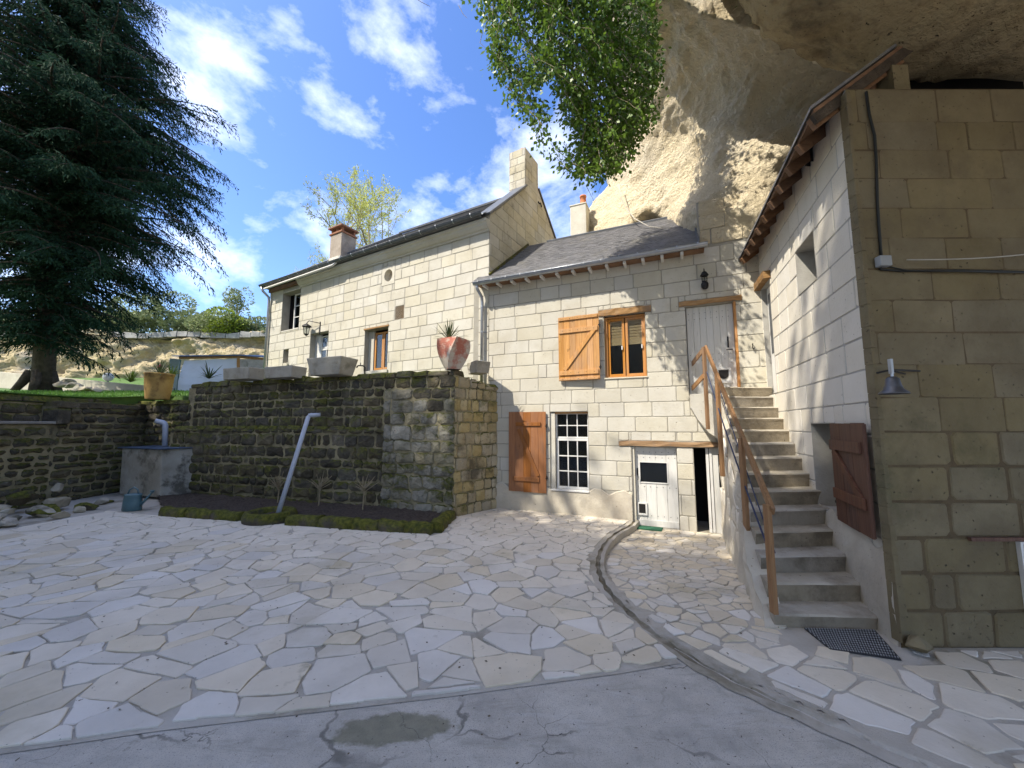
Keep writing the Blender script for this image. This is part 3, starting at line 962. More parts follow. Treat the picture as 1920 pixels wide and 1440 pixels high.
def row(y, xs_):
    return [at(x, y if not isinstance(y, (list, tuple)) else y[i], Y) for i, (x, Y) in enumerate(xs_)]
R0 = [Vector((1.9, 19, 8.5))]
rows = []
rows.append([Vector((5.5, 22, 3)), at(1098, 470, 14.2), at(1122, 470, 12.8), at(1180, 470, 12.2), at(1240, 465, 11.4), at(1290, 470, 10.0), at(1325, 470, 8.9), at(1370, 470, 8.6), at(1430, 480, 8.4), at(1520, 500, 8.4), at(1700, 500, 8.4)])
rows.append([Vector((5.5, 22, 8)), at(1100, 432, 14.0), at(1118, 436, 12.3), at(1165, 447, 11.0), at(1225, 420, 11.6), at(1278, 438, 9.9), at(1310, 430, 8.55), at(1360, 425, 8.2), at(1430, 430, 7.8), at(1520, 440, 8.2), at(1700, 450, 8.0)])
rows.append([Vector((5.5, 21, 10)), at(1122, 388, 14.0), at(1140, 388, 12.2), at(1185, 400, 11.1), at(1225, 398, 10.9), at(1270, 395, 10.0), at(1310, 385, 8.6), at(1360, 385, 7.85), at(1430, 385, 7.5), at(1520, 380, 7.9), at(1700, 380, 7.6)])
rows.append([Vector((5.5, 20, 12)), at(1150, 335, 13.6), at(1172, 335, 11.9), at(1210, 335, 11.0), at(1250, 335, 10.4), at(1290, 330, 9.8), at(1330, 325, 8.8), at(1380, 320, 8.0), at(1440, 320, 7.6), at(1520, 320, 7.7), at(1700, 330, 7.3)])
rows.append([Vector((5, 19, 14)), at(1180, 240, 12.5), at(1205, 240, 11.0), at(1240, 240, 10.3), at(1280, 240, 9.7), at(1320, 240, 9.1), at(1370, 235, 8.5), at(1430, 230, 8.0), at(1500, 230, 7.6), at(1580, 230, 7.3), at(1740, 240, 6.9)])
rows.append([Vector((4.5, 17, 16)), at(1200, 140, 11.2), at(1222, 140, 9.8), at(1260, 140, 9.2), at(1300, 140, 8.8), at(1350, 140, 8.3), at(1410, 140, 7.8), at(1470, 140, 7.4), at(1540, 140, 7.1), at(1630, 140, 6.9), at(1760, 150, 6.6)])
rows.append([Vector((4, 15, 17)), at(1190, 40, 10.0), at(1212, 40, 8.7), at(1255, 40, 8.2), at(1300, 45, 7.8), at(1350, 60, 7.5), at(1410, 72, 7.2), at(1480, 85, 7.0), at(1560, 108, 6.8), at(1650, 130, 6.6), at(1770, 140, 6.4)])
rows.append([Vector((3.2, 13, 18)), at(1175, -40, 9.2), at(1195, -40, 8.0), at(1240, -20, 7.5), at(1300, 18, 7.0), at(1350, 36, 6.8), at(1410, 52, 6.6), at(1480, 66, 6.45), at(1560, 90, 6.3), at(1650, 112, 6.2), at(1770, 120, 6.1)])
for r_ in rows:
    q = r_[-1]
    r_.append(Vector((9.5, q.y + 0.6, q.z)))
_dx = [(1168, -150, 9.3), (1188, -150, 8.1), (1235, -130, 7.6), (1300, -95, 7.1), (1350, -75, 6.9), (1410, -55, 6.7), (1480, -40, 6.55), (1560, -10, 6.4), (1650, 15, 6.3), (1770, 30, 6.2)]
rows.append([Vector((3.0, 13, 19))] + [at(*q) for q in _dx] + [Vector((9.5, 6.6, 8.2))])
CL = rock_patch('rock_cliff', rows, M['rock'], 13, 0.26, 3.7)
tag(CL, kind='structure')

# roof of the cave mouth, from the cliff face forward and over the camera, lip open to the left
c0 = [at(1330, 0, 7.3), at(1385, 30, 7.15), at(1440, 56, 7.0), at(1500, 86, 7.0), at(1580, 112, 6.8), at(1680, 140, 6.7), at(1800, 150, 6.6), Vector((11, 7, 7.5))]
c1 = [at(1340, -60, 6.5), at(1395, -30, 6.2), at(1460, 8, 5.95), at(1540, 50, 5.6), at(1620, 75, 5.4), at(1720, 90, 5.2), at(1840, 100, 5.1), Vector((11, 5.2, 7.0))]
c2 = [Vector((3.0, 5.3, 9.2)), Vector((3.2, 5.0, 8.5)), Vector((3.4, 4.8, 7.8)), Vector((3.6, 4.6, 7.1)), Vector((4.2, 4.5, 6.75)), Vector((5.0, 4.4, 6.5)), Vector((6.0, 4.3, 6.4)), Vector((11.0, 4.3, 6.4))]
c3 = [Vector((2.4, 3.4, 9.0)), Vector((2.5, 3.2, 8.2)), Vector((2.2, 3.0, 7.4)), Vector((3.1, 2.8, 6.9)), Vector((3.9, 2.6, 6.6)), Vector((4.8, 2.5, 6.4)), Vector((6.2, 2.4, 6.2)), Vector((11.0, 2.4, 5.8))]
c4 = [Vector((1.2, 0.5, 8.2)), Vector((1.5, 0.3, 7.6)), Vector((1.9, 0.1, 7.1)), Vector((2.5, 0.0, 6.7)), Vector((3.8, -0.1, 6.4)), Vector((5.0, -0.2, 6.1)), Vector((6.8, -0.3, 5.6)), Vector((9.0, -0.3, 4.5))]
c5 = [Vector((0.3, -4.5, 7.6)), Vector((0.9, -4.5, 7.2)), Vector((1.5, -4.5, 6.8)), Vector((2.2, -4.5, 6.4)), Vector((3.8, -4.5, 6.0)), Vector((5.4, -4.5, 5.4)), Vector((7.0, -4.5, 4.4)), Vector((8.5, -4.5, 2))]
c6 = [Vector((0.0, -8.5, 5.0)), Vector((0.6, -8.8, 4.8)), Vector((1.3, -9, 4.6)), Vector((2.2, -9, 4.4)), Vector((3.8, -9, 4)), Vector((5.4, -8.8, 3.4)), Vector((7.0, -8, 2)), Vector((8.0, -7, -1))]
c7 = [Vector((0, -9.5, -1)), Vector((0.6, -9.8, -1)), Vector((1.3, -10, -1)), Vector((2.2, -10, -1)), Vector((3.8, -10, -1)), Vector((5.4, -9.8, -1)), Vector((7.0, -9, -1)), Vector((7.8, -7.5, -1.5))]
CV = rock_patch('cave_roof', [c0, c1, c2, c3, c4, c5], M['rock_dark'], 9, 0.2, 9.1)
tag(CV, kind='structure')
# unseen cliff added left behind the camera, shaped to keep the courtyard in shade
foot = [(-28, 4.5), (-23.0, 6.2), (-19, 4.2), (-15, 1.6), (-11.5, -0.8), (-8.2, -3.0), (-5.5, -6.0), (-4.5, -8.0)]
ch_ = [20, 23.0, 22.8, 21.7, 21.3, 24.6, 24.8, 22]
rows = []
for j in range(6):
    t = j / 5
    rows.append([Vector((x - 1.2 * t + 0.4 * math.sin(i * 2.1 + j), y - 0.8 * t, -0.6 + (h + 0.6) * t)) for i, ((x, y), h) in enumerate(zip(foot, ch_))])
CV2 = rock_patch('shade_cliff', rows, M['rock'], 7, 0.3, 5.3)
tag(CV2, kind='structure')

# unseen scrub added on its top to soften the shadow edge
_g = np.random.default_rng(17)
_P = []
for _ in range(9000):
    i = _g.integers(0, len(foot) - 1)
    t = _g.random()
    x = foot[i][0] + (foot[i + 1][0] - foot[i][0]) * t - 1.2
    y = foot[i][1] + (foot[i + 1][1] - foot[i][1]) * t - 0.8
    h = ch_[i] + (ch_[i + 1] - ch_[i]) * t
    _P.append((x + _g.normal(0, 0.7), y + _g.normal(0, 0.7), h - 0.6 + abs(_g.normal(0, 1.0)) * (0.7 + 0.6 * math.sin(x * 1.3) ** 2)))
_P = np.array(_P)
_D = _g.normal(0, 1, _P.shape) + np.array([0, 0, 0.6])
_D /= np.linalg.norm(_D, axis=1, keepdims=True)
_S = np.cross(_D, _g.normal(0, 1, _D.shape))
_S /= np.linalg.norm(_S, axis=1, keepdims=True)
_L = _g.uniform(0.15, 0.4, len(_P))[:, None]
_V = np.stack([_P, _P + _D * _L * 0.5 + _S * _L * 0.3, _P + _D * _L, _P + _D * _L * 0.5 - _S * _L * 0.3], 1).reshape(-1, 3)
o = mesh('shade_scrub', _V, np.arange(len(_V)).reshape(-1, 4), M['bush'])
tag(o, 'unseen scrub added along the top of the shade cliff to soften its shadow', 'scrub', kind='stuff')
# ------------------------------------------------------------------ windows, doors, shutters, roofs
def window(fr, u0, u1, z0, z1, n, cols, rows, parent, mat, fw=0.05, bar=0.026, sill=None):
    mb = MB()
    mb.fbox(fr, u0, u1, n - 0.06, n, z0, z0 + fw).fbox(fr, u0, u1, n - 0.06, n, z1 - fw, z1)
    mb.fbox(fr, u0, u0 + fw, n - 0.058, n - 0.002, z0 + fw, z1 - fw).fbox(fr, u1 - fw, u1, n - 0.058, n - 0.002, z0 + fw, z1 - fw)
    w = mb.build('window', mat, parent, bevel=0.004)
    a, b, c, d = u0 + fw, u1 - fw, z0 + fw, z1 - fw
    pw, ph = (b - a) / cols, (d - c) / rows
    for i in range(1, cols):
        MB().fbox(fr, a + i * pw - bar / 2, a + i * pw + bar / 2, n - 0.045, n - 0.008, c, d).build('glazing_bar', mat, w)
    for j in range(1, rows):
        MB().fbox(fr, a, b, n - 0.043, n - 0.010, c + j * ph - bar / 2, c + j * ph + bar / 2).build('glazing_bar', mat, w)
    for i in range(cols):
        for j in range(rows):
            MB().fbox(fr, a + i * pw + bar / 2, a + (i + 1) * pw - bar / 2, n - 0.030, n - 0.026, c + j * ph + bar / 2, c + (j + 1) * ph - bar / 2).build('pane', M['glass'], w)
    return w

def room(fr, u0, u1, z0, z1, n, parent, depth=0.9, mat=None):
    """dark inside of a room behind an opening"""
    mb = MB()
    e = 0.0
    p = fr.pt
    mb.quad(p(u0, n - depth, z0), p(u1, n - depth, z0), p(u1, n - depth, z1), p(u0, n - depth, z1))
    mb.quad(p(u0, n, z0), p(u0, n - depth, z0), p(u0, n - depth, z1), p(u0, n, z1))
    mb.quad(p(u1, n - depth, z0), p(u1, n, z0), p(u1, n, z1), p(u1, n - depth, z1))
    mb.quad(p(u0, n, z1), p(u0, n - depth, z1), p(u1, n - depth, z1), p(u1, n, z1))
    mb.quad(p(u0, n - depth, z0), p(u0, n, z0), p(u1, n, z0), p(u1, n - depth, z0))
    return mb.build('room_interior', mat or M['dark_room'], parent)

def shutter(fr, u0, u1, z0, z1, n0, n1, parent, mat, nb, battens, brace, hinge_right=True, rng=random.Random(2), ends=False):
    """ledged and braced shutter; n0, n1 the stand-off at u0 and u1"""
    def P(u, n, z):
        t = (u - u0) / (u1 - u0)
        return fr.pt(u, n0 + (n1 - n0) * t + n, z)
    def bx(a, b, n_a, n_b, za, zb, za2=None, zb2=None):
        za2 = za if za2 is None else za2
        zb2 = zb if zb2 is None else zb2
        return MB().corners([P(a, n_b, za), P(b, n_b, za2), P(b, n_a, za2), P(a, n_a, za), P(a, n_b, zb), P(b, n_b, zb2), P(b, n_a, zb2), P(a, n_a, zb)])
    root = bx(u0 + 0.01, u1 - 0.01, 0.0, 0.012, z0 + 0.01, z1 - 0.01).build('shutter', mat, parent)
    w = (u1 - u0) / nb
    for i in range(nb):
        dz = rng.uniform(-0.004, 0.004)
        bx(u0 + i * w + 0.0015, u0 + (i + 1) * w - 0.0015, 0.0125, 0.034 + rng.uniform(-0.0015, 0.0015), z0 + dz, z1 + dz).build('board', mat, root, bevel=0.003)
    for (za, zb, ia, ib) in battens:
        bx(u0 + ia, u1 - ib, 0.036, 0.062, za, zb).build('batten', mat, root, bevel=0.004)
        if not ends:
            nb_ = MB()
            for k in range(5):
                uu = u0 + ia + (u1 - u0 - ia - ib) * (k + 0.5) / 5
                nb_.add([P(uu - 0.007, 0.0635, (za + zb) / 2 - 0.007), P(uu + 0.007, 0.0635, (za + zb) / 2 - 0.007), P(uu + 0.007, 0.0635, (za + zb) / 2 + 0.007), P(uu - 0.007, 0.0635, (za + zb) / 2 + 0.007)], [(0, 1, 2, 3)])
            tag(nb_.build('nail_heads', M['iron'], root), kind='stuff')
    if brace:
        (ua, za), (ub, zb) = brace
        L = math.hypot(ub - ua, zb - za)
        du, dz = -(zb - za) / L * 0.045, (ub - ua) / L * 0.045
        q = [(ua - du, za - dz), (ub - du, zb - dz), (ub + du, zb + dz), (ua + du, za + dz)]
        MB().corners([P(a, 0.036, b) for a, b in q] + [P(a, 0.060, b) for a, b in q]).build('brace', mat, root, bevel=0.003)
    ue = u1 if hinge_right else u0
    for zz in (z0 + 0.18 * (z1 - z0), z0 + 0.82 * (z1 - z0)):
        h = MB()
        s = 1 if hinge_right else -1
        h.tube([P(ue + 0.012 * s, 0.02, zz - 0.05), P(ue + 0.012 * s, 0.02, zz + 0.05)], 0.011, 8)
        a, b = sorted((ue - 0.02 * s, ue + 0.03 * s))
        h.add(bx(a, b, 0.0, 0.035, zz - 0.015, zz + 0.015).v, BOXF)
        h.build('hinge', M['iron'], root)
    return root

def timber(name, fr, u0, u1, z0, z1, n0, n1, parent, mat, rng, wob=0.012):
    """rough hewn beam"""
    k = 9
    vs, fs = [], []
    for i in range(k + 1):
        u = u0 + (u1 - u0) * i / k
        a, b = rng.uniform(-wob, wob), rng.uniform(-wob, wob)
        for (n, z) in ((n1, z0 + a), (n1 + rng.uniform(-wob, wob), (z0 + z1) / 2), (n1, z1 + b), (n0, z1 + b), (n0, z0 + a)):
            vs.append(fr.pt(u, n, z))
    for i in range(k):
        for j in range(5):
            j2 = (j + 1) % 5
            fs.append((i * 5 + j, (i + 1) * 5 + j, (i + 1) * 5 + j2, i * 5 + j2))
    fs += [(0, 1, 2, 3, 4), tuple(k * 5 + j for j in (4, 3, 2, 1, 0))]
    return mesh(name, vs, fs, mat, parent)

def slates(o0, along, up, W, H, ew, eh, parent, rng, ok=None, mat=None):
    """overlapping slates, joined; o0 lower left corner, along and up unit vectors in the roof plane"""
    along, up = Vector(along), Vector(up)
    nrm = along.cross(up).normalized()
    mb = MB()
    rws = int(H / eh) + 1
    for j in range(rws):
        x = -(j % 2) * ew / 2
        while x < W:
            c = o0 + along * (x + ew / 2) + up * (j * eh + eh / 2)
            if ok is None or ok(c):
                a, b = max(0, x + 0.002), min(W, x + ew - 0.002)
                if b - a > 0.02:
                    l0, l1 = 0.014 + rng.uniform(0, 0.006), 0.004
                    d = rng.uniform(-0.006, 0.006)
                    p = [o0 + along * a + up * (j * eh + d), o0 + along * b + up * (j * eh + d), o0 + along * b + up * ((j + 1) * eh + 0.02), o0 + along * a + up * ((j + 1) * eh + 0.02)]
                    q = [p[0] + nrm * l0, p[1] + nrm * l0, p[2] + nrm * l1, p[3] + nrm * l1]
                    mb.add([q[0], q[1], q[2], q[3], p[0], p[1]], [(0, 1, 2, 3), (4, 5, 1, 0)])
            x += ew
    return tag(mb.build('slates', mat or M['slate'], parent), kind='stuff')

def gutter(fr, u0, u1, n, z, r, parent, mat, hooks=0.0, drop=0.0):
    """half round gutter with hooks"""
    mb = MB()
    seg = 10
    for s, rr in ((0, r), (1, r - 0.006)):
        for u in (u0, u1):
            zz = z - drop * (u1 - u) / (u1 - u0)
            for k in range(seg + 1):
                a = math.pi + math.pi * k / seg
                mb.v.append(fr.pt(u, n + math.cos(a) * rr, zz + math.sin(a) * rr))
    m = seg + 1
    for s in (0, 1):
        b = s * 2 * m
        for k in range(seg):
            mb.f.append((b + k, b + k + 1, b + m + k + 1, b + m + k))
    mb.tube([fr.pt(u0, n + r, z - drop), fr.pt(u1, n + r, z)], 0.011, 6)
    g_ = mb.build('gutter', mat, parent, True)
    if hooks:
        u = u0 + hooks * 0.4
        while u < u1:
            zz = z - drop * (u1 - u) / (u1 - u0)
            h = MB()
            for k in range(8):
                a0, a1 = math.pi + math.pi * k / 8, math.pi + math.pi * (k + 1) / 8
                for a in (a0,):
                    rr = r + 0.006
                    p = [fr.pt(u + du, n + math.cos(a_) * rr, zz + math.sin(a_) * rr) for du in (-0.014, 0.014) for a_ in (a0, a1)]
                    h.add([p[0], p[1], p[3], p[2]], [(0, 1, 2, 3)])
            h.fbox(fr, u - 0.014, u + 0.014, n + r - 0.004, n + r + 0.016, zz - 0.02, zz + 0.02)
            h.build('gutter_hook', M['zinc'], g_)
            u += hooks
    return g_

def nails(fr, pts, n, parent, r=0.008):
    mb = MB()
    for (u, z) in pts:
        mb.fbox(fr, u - r, u + r, n, n + 0.004, z - r, z + r)
    return tag(mb.build('nail_heads', M['iron'], parent), kind='stuff')

# ------------------------------------------------------------------ the house with two doors and two shutters
rm = random.Random(21)
HM = thing('stone_house', 'pale stone house with slate roof, white low door and upper door reached by stairs', 'house', FM.pt(-2.4, 0, 0))
opsM = [(-3.57, -2.63, 0.55, 2.42, 0.15), (-1.66, -0.73, -0.25, 1.62, 0.13), (-0.40, 0.50, -0.25, 1.62, 0.16), (-2.20, -1.27, 3.19, 4.68, 0.15), (-0.42, 0.53, 2.6, 4.70, 0.14)]
wb = wall_panel(FM, -5.75, 1.15, -0.3, 6.02, opsM)
wb.quad(FM.pt(-0.1, 0, 6.02), FM.pt(1.15, 0, 6.02), FM.pt(1.15, 0, 7.05), FM.pt(-0.1, 0, 7.05))
wb.fbox(FM, -5.75, 2.4, -3.2, -3.1, -0.3, 6.9)
wb.fbox(FM, 1.15, 1.25, -3.1, 0, -0.3, 6.9)
wallM = wb.build('wall', M['mortar'], HM)
lint = [(-1.93, 0.45, 1.62, 1.75), (-2.32, -1.13, 4.68, 4.84), (-0.55, 0.66, 4.70, 4.82)]
rects = [o[:4] for o in opsM] + lint
ashlar(FM, -5.6, 1.1, 0.62, 5.98, rects, (0.325, 0.342), (0.47, 0.73), M['tuff'], wallM, rm, gap=0.009)
ashlar(FM, -1.9, 1.1, -0.2, 0.62, rects, (0.38, 0.42), (0.3, 0.5), M['tuff'], wallM, rm, gap=0.009)
ashlar(FM, -0.06, 1.1, 6.04, 7.05, [], (0.33, 0.345), (0.5, 0.72), M['rock'], wallM, rm, gap=0.008, proud=0.03, dome=0.015, rough=0.01, pvar=0.015)
# rendered base below the lower window
vs, fs = [], []
k = 24
for i in range(k + 1):
    u = -5.7 + (5.7 - 1.68) * i / k
    top = 0.60 + 0.05 * math.sin(i * 1.7) + 0.03 * math.sin(i * 4.1)
    if -3.62 < u < -2.58: top = 0.535
    for (n, z) in ((0.045, -0.15), (0.04 + 0.008 * math.sin(i * 2.3), 0.3), (0.03, top - 0.02), (0.006, top)):
        vs.append(FM.pt(u, n, z))
for i in range(k):
    for j in range(3):
        fs.append((i * 4 + j, (i + 1) * 4 + j, (i + 1) * 4 + j + 1, i * 4 + j + 1))
mesh('rendered_base', vs, fs, M['plinth'], HM)
timber('lintel', FM, -1.93, 0.45, 1.635, 1.745, -0.12, 0.03, HM, M['wood_lintel'], rm)
timber('lintel', FM, -2.32, -1.13, 4.69, 4.83, -0.1, 0.03, HM, M['wood_lintel'], rm, 0.016)
timber('lintel', FM, -0.55, 0.66, 4.71, 4.81, -0.1, 0.035, HM, M['wood_lintel'], rm)
# lower window: transom light over a casement, all small panes
MB().fbox(FM, -3.56, -2.63, -0.15, 0.05, 0.535, 0.575).build('window_sill', M['white'], HM, bevel=0.006)
window(FM, -3.46, -2.632, 1.78, 2.40, -0.10, 3, 2, HM, M['white'], 0.038, 0.024)
window(FM, -3.44, -2.636, 0.58, 1.775, -0.085, 3, 3, HM, M['white'], 0.055, 0.026)
MB().fbox(FM, -3.57, -3.455, -0.15, -0.02, 0.58, 2.40).build('window_jamb', M['tuff'], HM)
MB().fbox(FM, -3.46, -2.63, -0.09, -0.03, 2.375, 2.42).build('window_head', M['wood_orange'], HM)
room(FM, -3.57, -2.6, 0.5, 2.45, -0.16, HM)
shutter(FM, -4.65, -3.66, 0.46, 2.43, 0.05, 0.035, HM, M['wood_shaded'], 5, [(2.08, 2.17, 0.2, 0.13), (0.72, 0.83, 0.12, 0.17)], ((-4.38, 2.0), (-3.86, 0.86)), True, rm)
# upper window with bamboo blinds
for (a, b) in ((-2.135, -1.745), (-1.725, -1.30)):
    w_ = window(FM, a, b, 3.235, 4.62, -0.09, 1, 1, HM, M['wood_window'], 0.055, 0.03)
    vs = MB()
    zz = 4.6
    while zz > 3.98:
        vs.fbox(FM, a + 0.04, b - 0.04, -0.150, -0.140 + 0.006 * math.sin(zz * 90), zz - 0.022, zz)
        zz -= 0.024
    vs.fbox(FM, a + 0.04, b - 0.04, -0.139, -0.132, 3.98, 4.12)
    vs.build('bamboo_blind', M['blind'], w_)
    MB().fbox(FM, b - 0.075, b - 0.05, -0.088, -0.055, 3.86, 3.95).build('catch', M['white'], w_)
fb = MB()
fb.fbox(FM, -2.2, -2.138, -0.14, -0.05, 3.2, 4.66).fbox(FM, -1.297, -1.272, -0.14, -0.05, 3.2, 4.66).fbox(FM, -2.138, -1.297, -0.14, -0.05, 4.622, 4.66).fbox(FM, -2.138, -1.297, -0.14, -0.05, 3.2, 3.233)
fb.build('window_frame', M['wood_window'], HM, bevel=0.004)
MB().fbox(FM, -2.22, -1.25, -0.05, 0.03, 3.165, 3.198).build('window_sill', M['tuff'], HM, bevel=0.008)
room(FM, -2.2, -1.27, 3.19, 4.68, -0.2, HM)
shutter(FM, -3.31, -2.30, 3.17, 4.75, 0.04, 0.085, HM, M['wood_orange'], 7, [(4.66, 4.735, 0.01, 0.03), (4.34, 4.45, 0.02, 0.03), (3.30, 3.41, 0.02, 0.03), (3.175, 3.225, 0.01, 0.03)], ((-3.16, 3.43), (-2.40, 4.38)), True, rm)

def plank_door(fr, u0, u1, z0, z1, n, parent, mat, np_, pane=None):
    d = MB().fbox(fr, u0, u1, n - 0.05, n - 0.02, z0, z1).build('door', mat, parent)
    w = (u1 - u0) / np_
    for i in range(np_):
        a, b = u0 + i * w + 0.002, u0 + (i + 1) * w - 0.002
        for (p, q, r, s) in cut_rect(a, b, z0 + 0.01, z1 - 0.005, [pane] if pane else []):
            MB().fbox(fr, p, q, n - 0.019, n + rm.uniform(-0.001, 0.002), r, s).build('plank', mat, d, bevel=0.003)
    return d
# lower door, half glazed with a cat flap
pane = (-1.50, -0.94, 0.84, 1.27)
d1 = plank_door(FM, -1.60, -0.735, -0.11, 1.615, -0.10, HM, M['door_white'], 4, pane)
MB().fbox(FM, pane[0], pane[1], -0.118, -0.112, pane[2], pane[3]).build('pane', M['glass'], d1)
MB().fbox(FM, pane[0], pane[1], -0.1195, -0.1185, pane[2], pane[3]).build('pane_backing', M['dark_room'], d1)
f_ = MB()
a, b, c, d_ = pane
f_.fbox(FM, a - 0.02, b + 0.02, -0.097, -0.085, d_, d_ + 0.02).fbox(FM, a - 0.02, b + 0.02, -0.097, -0.085, c - 0.02, c).fbox(FM, a - 0.02, a, -0.097, -0.085, c, d_).fbox(FM, b, b + 0.02, -0.097, -0.085, c, d_)
f_.build('pane_frame', M['white'], d1)
MB().fbox(FM, -1.595, -0.74, -0.097, -0.075, -0.10, 0.03).build('kick_board', M['door_white'], d1, bevel=0.003)
pts = [(u, z) for z in (1.50, 1.38, 0.74, 0.12, -0.03) for u in np.arange(-1.55, -0.76, 0.13)]
nails(FM, pts, -0.097, d1, 0.007)
cf = MB()
cf.fbox(FM, -1.585, -1.375, -0.097, -0.07, 0.12, 0.16).fbox(FM, -1.585, -1.375, -0.097, -0.07, 0.36, 0.395).fbox(FM, -1.585, -1.55, -0.097, -0.07, 0.16, 0.36).fbox(FM, -1.41, -1.375, -0.097, -0.07, 0.16, 0.36)
c_ = cf.build('cat_flap', M['white'], d1, bevel=0.003)
MB().fbox(FM, -1.55, -1.41, -0.097, -0.085, 0.16, 0.36).build('flap', M['dark_room'], c_)
h = MB().fbox(FM, -1.575, -1.545, -0.097, -0.09, 0.98, 1.14).tube([FM.pt(-1.56, -0.09, 1.0), FM.pt(-1.56, -0.045, 1.0), FM.pt(-1.54, -0.04, 0.93), FM.pt(-1.55, -0.045, 0.88)], 0.008, 6)
h.build('handle', M['iron'], d1)
MB().fbox(FM, -1.66, -1.605, -0.14, -0.02, -0.2, 1.62).build('door_jamb', M['tuff'], HM)
room(FM, -1.66, -0.73, -0.2, 1.62, -0.17, HM, 0.3)
# second doorway, half open, under the stairs
d2 = MB().fbox(FM, -0.10, 0.50, -0.12, -0.08, -0.11, 1.615).build('door', M['door_white'], HM)
MB().fbox(FM, -0.10, -0.055, -0.079, -0.06, -0.10, 1.61).build('door_stile', M['white'], d2)
MB().fbox(FM, 0.06, 0.5, -0.079, -0.075, 0.82, 1.5).build('pane', M['dark_room'], d2)
MB().fbox(FM, -0.165, -0.115, -0.13, -0.07, -0.2, 1.615).build('door_frame', M['white'], HM)
room(FM, -0.40, 0.5, -0.2, 1.62, -0.16, HM, 0.9)
# upper door
d3 = plank_door(FM, -0.405, 0.50, 2.70, 4.695, -0.11, HM, M['door_white'], 7)
pts = [(u, z) for z in (4.55, 4.42, 3.62, 3.5, 2.98) for u in np.arange(-0.36, 0.47, 0.11)]
nails(FM, pts, -0.108, d3, 0.006)
h = MB().fbox(FM, 0.36, 0.39, -0.108, -0.095, 3.74, 3.98).tube([FM.pt(0.375, -0.1, 3.94), FM.pt(0.375, -0.05, 3.92), FM.pt(0.375, -0.05, 3.80), FM.pt(0.375, -0.1, 3.78)], 0.009, 6).tube([FM.pt(0.45, -0.1, 3.69), FM.pt(0.44, -0.055, 3.69), FM.pt(0.33, -0.055, 3.685)], 0.01, 6)
h.build('handle', M['iron'], d3)
cf = MB()
cf.fbox(FM, 0.12, 0.40, -0.108, -0.085, 2.98, 3.03).fbox(FM, 0.12, 0.40, -0.108, -0.085, 3.27, 3.31).fbox(FM, 0.12, 0.16, -0.108, -0.085, 3.03, 3.27).fbox(FM, 0.36, 0.40, -0.108, -0.085, 3.03, 3.27)
c_ = cf.build('cat_flap', M['white'], d3, bevel=0.003)
fl = MB()
pts = [FM.pt(0.17, -0.095, 3.26), FM.pt(0.35, -0.095, 3.26)] + [FM.pt(0.26 + 0.09 * math.cos(a), -0.095, 3.17 - 0.1 * math.sin(a)) for a in np.linspace(0, math.pi, 9)]
fl.add(pts, [tuple([1, 0] + list(range(10, 1, -1)))])
fl.build('flap', M['dark_room'], c_)
MB().fbox(FM, 0.502, 0.545, -0.13, 0.015, 2.7, 4.70).build('door_frame', M['wood_window'], HM, bevel=0.004)
# hook with red string beside the door
hk = MB().tube([FM.pt(0.80, 0.01, 3.74), FM.pt(0.80, 0.05, 3.76), FM.pt(0.79, 0.06, 3.68), FM.pt(0.81, 0.05, 3.63), FM.pt(0.82, 0.04, 3.66)], 0.009, 6)
hk.build('wall_hook', M['iron'], HM)
# roof
EZ, ET = 5.90, 0.80
RU0, RU1 = -5.62, -0.12
sl = math.sqrt(1 + ET * ET)
def roofM(u, s):            # s horizontal distance back from the eave
    return FM.pt(u, 0.30 - s, EZ + ET * s)
rf = MB()
T0 = 0.05
rf.corners([roofM(RU0, 0), roofM(RU1, 0), roofM(RU1, 2.5), roofM(RU0 + 1.4, 2.5)] + [roofM(RU0, 0) + Vector((0, 0, T0)), roofM(RU1, 0) + Vector((0, 0, T0)), roofM(RU1, 2.5) + Vector((0, 0, T0)), roofM(RU0 + 1.4, 2.5) + Vector((0, 0, T0))])
rf.add([roofM(RU0 + 1.4, 2.5), roofM(RU1, 2.5), FM.pt(RU1, -4.5, 6.3), FM.pt(RU0 + 1.4, -4.5, 6.3)], [(0, 1, 2, 3)])
roof = rf.build('roof', M['slate'], HM)
upv = (roofM(0, 1) - roofM(0, 0)).normalized()
alv = Vector((FM.d.x, FM.d.y, 0))
def okM(c):
    q = Vector((c.x, c.y))
    return (q - FG.p).dot(FG.o) > 0.04 or (q - FM.p).dot(FM.o) > -0.02
slates(roofM(RU0, -0.02) + Vector((0, 0, T0)), alv, upv, RU1 - RU0, 2.5 * sl, 0.17, 0.105, roof, rm, okM)
MB().tube([roofM(RU0 + 1.3, 2.5) + Vector((0, 0, 0.07)), roofM(RU1, 2.5) + Vector((0, 0, 0.07))], 0.05, 6).build('ridge_flashing', M['zinc_dark'], roof)
MB().corners([roofM(RU1, 0.0) + Vector((0, 0, 0)), roofM(RU1 + 0.03, 0.0), roofM(RU1 + 0.03, 2.0), roofM(RU1, 2.0), roofM(RU1, 0.0) + Vector((0, 0, 0.2)), roofM(RU1 + 0.03, 0.0) + Vector((0, 0, 0.2)), roofM(RU1 + 0.03, 2.0) + Vector((0, 0, 0.2)), roofM(RU1, 2.0) + Vector((0, 0, 0.2))]).build('verge_flashing', M['zinc_dark'], roof)
# stepped lead along the tall gable
fl = MB()
for k in range(24):
    s0 = k * 0.1 + 0.25
    a = roofM(-5.5, s0)
    q = Vector((a.x, a.y))
    # slide along the eave direction until it meets the gable face
    t = ((FG.p - q).dot(FG.o)) / Vector((FM.d.x, FM.d.y)).dot(FG.o)
    P0 = a + Vector((FM.d.x, FM.d.y, 0)) * (t + 0.03) + Vector((0, 0, T0 + 0.03))
    if k: fl.beam(prev, P0, 0.05, 0.09)
    prev = P0
fl.build('gable_flashing', M['mossy'], roof)
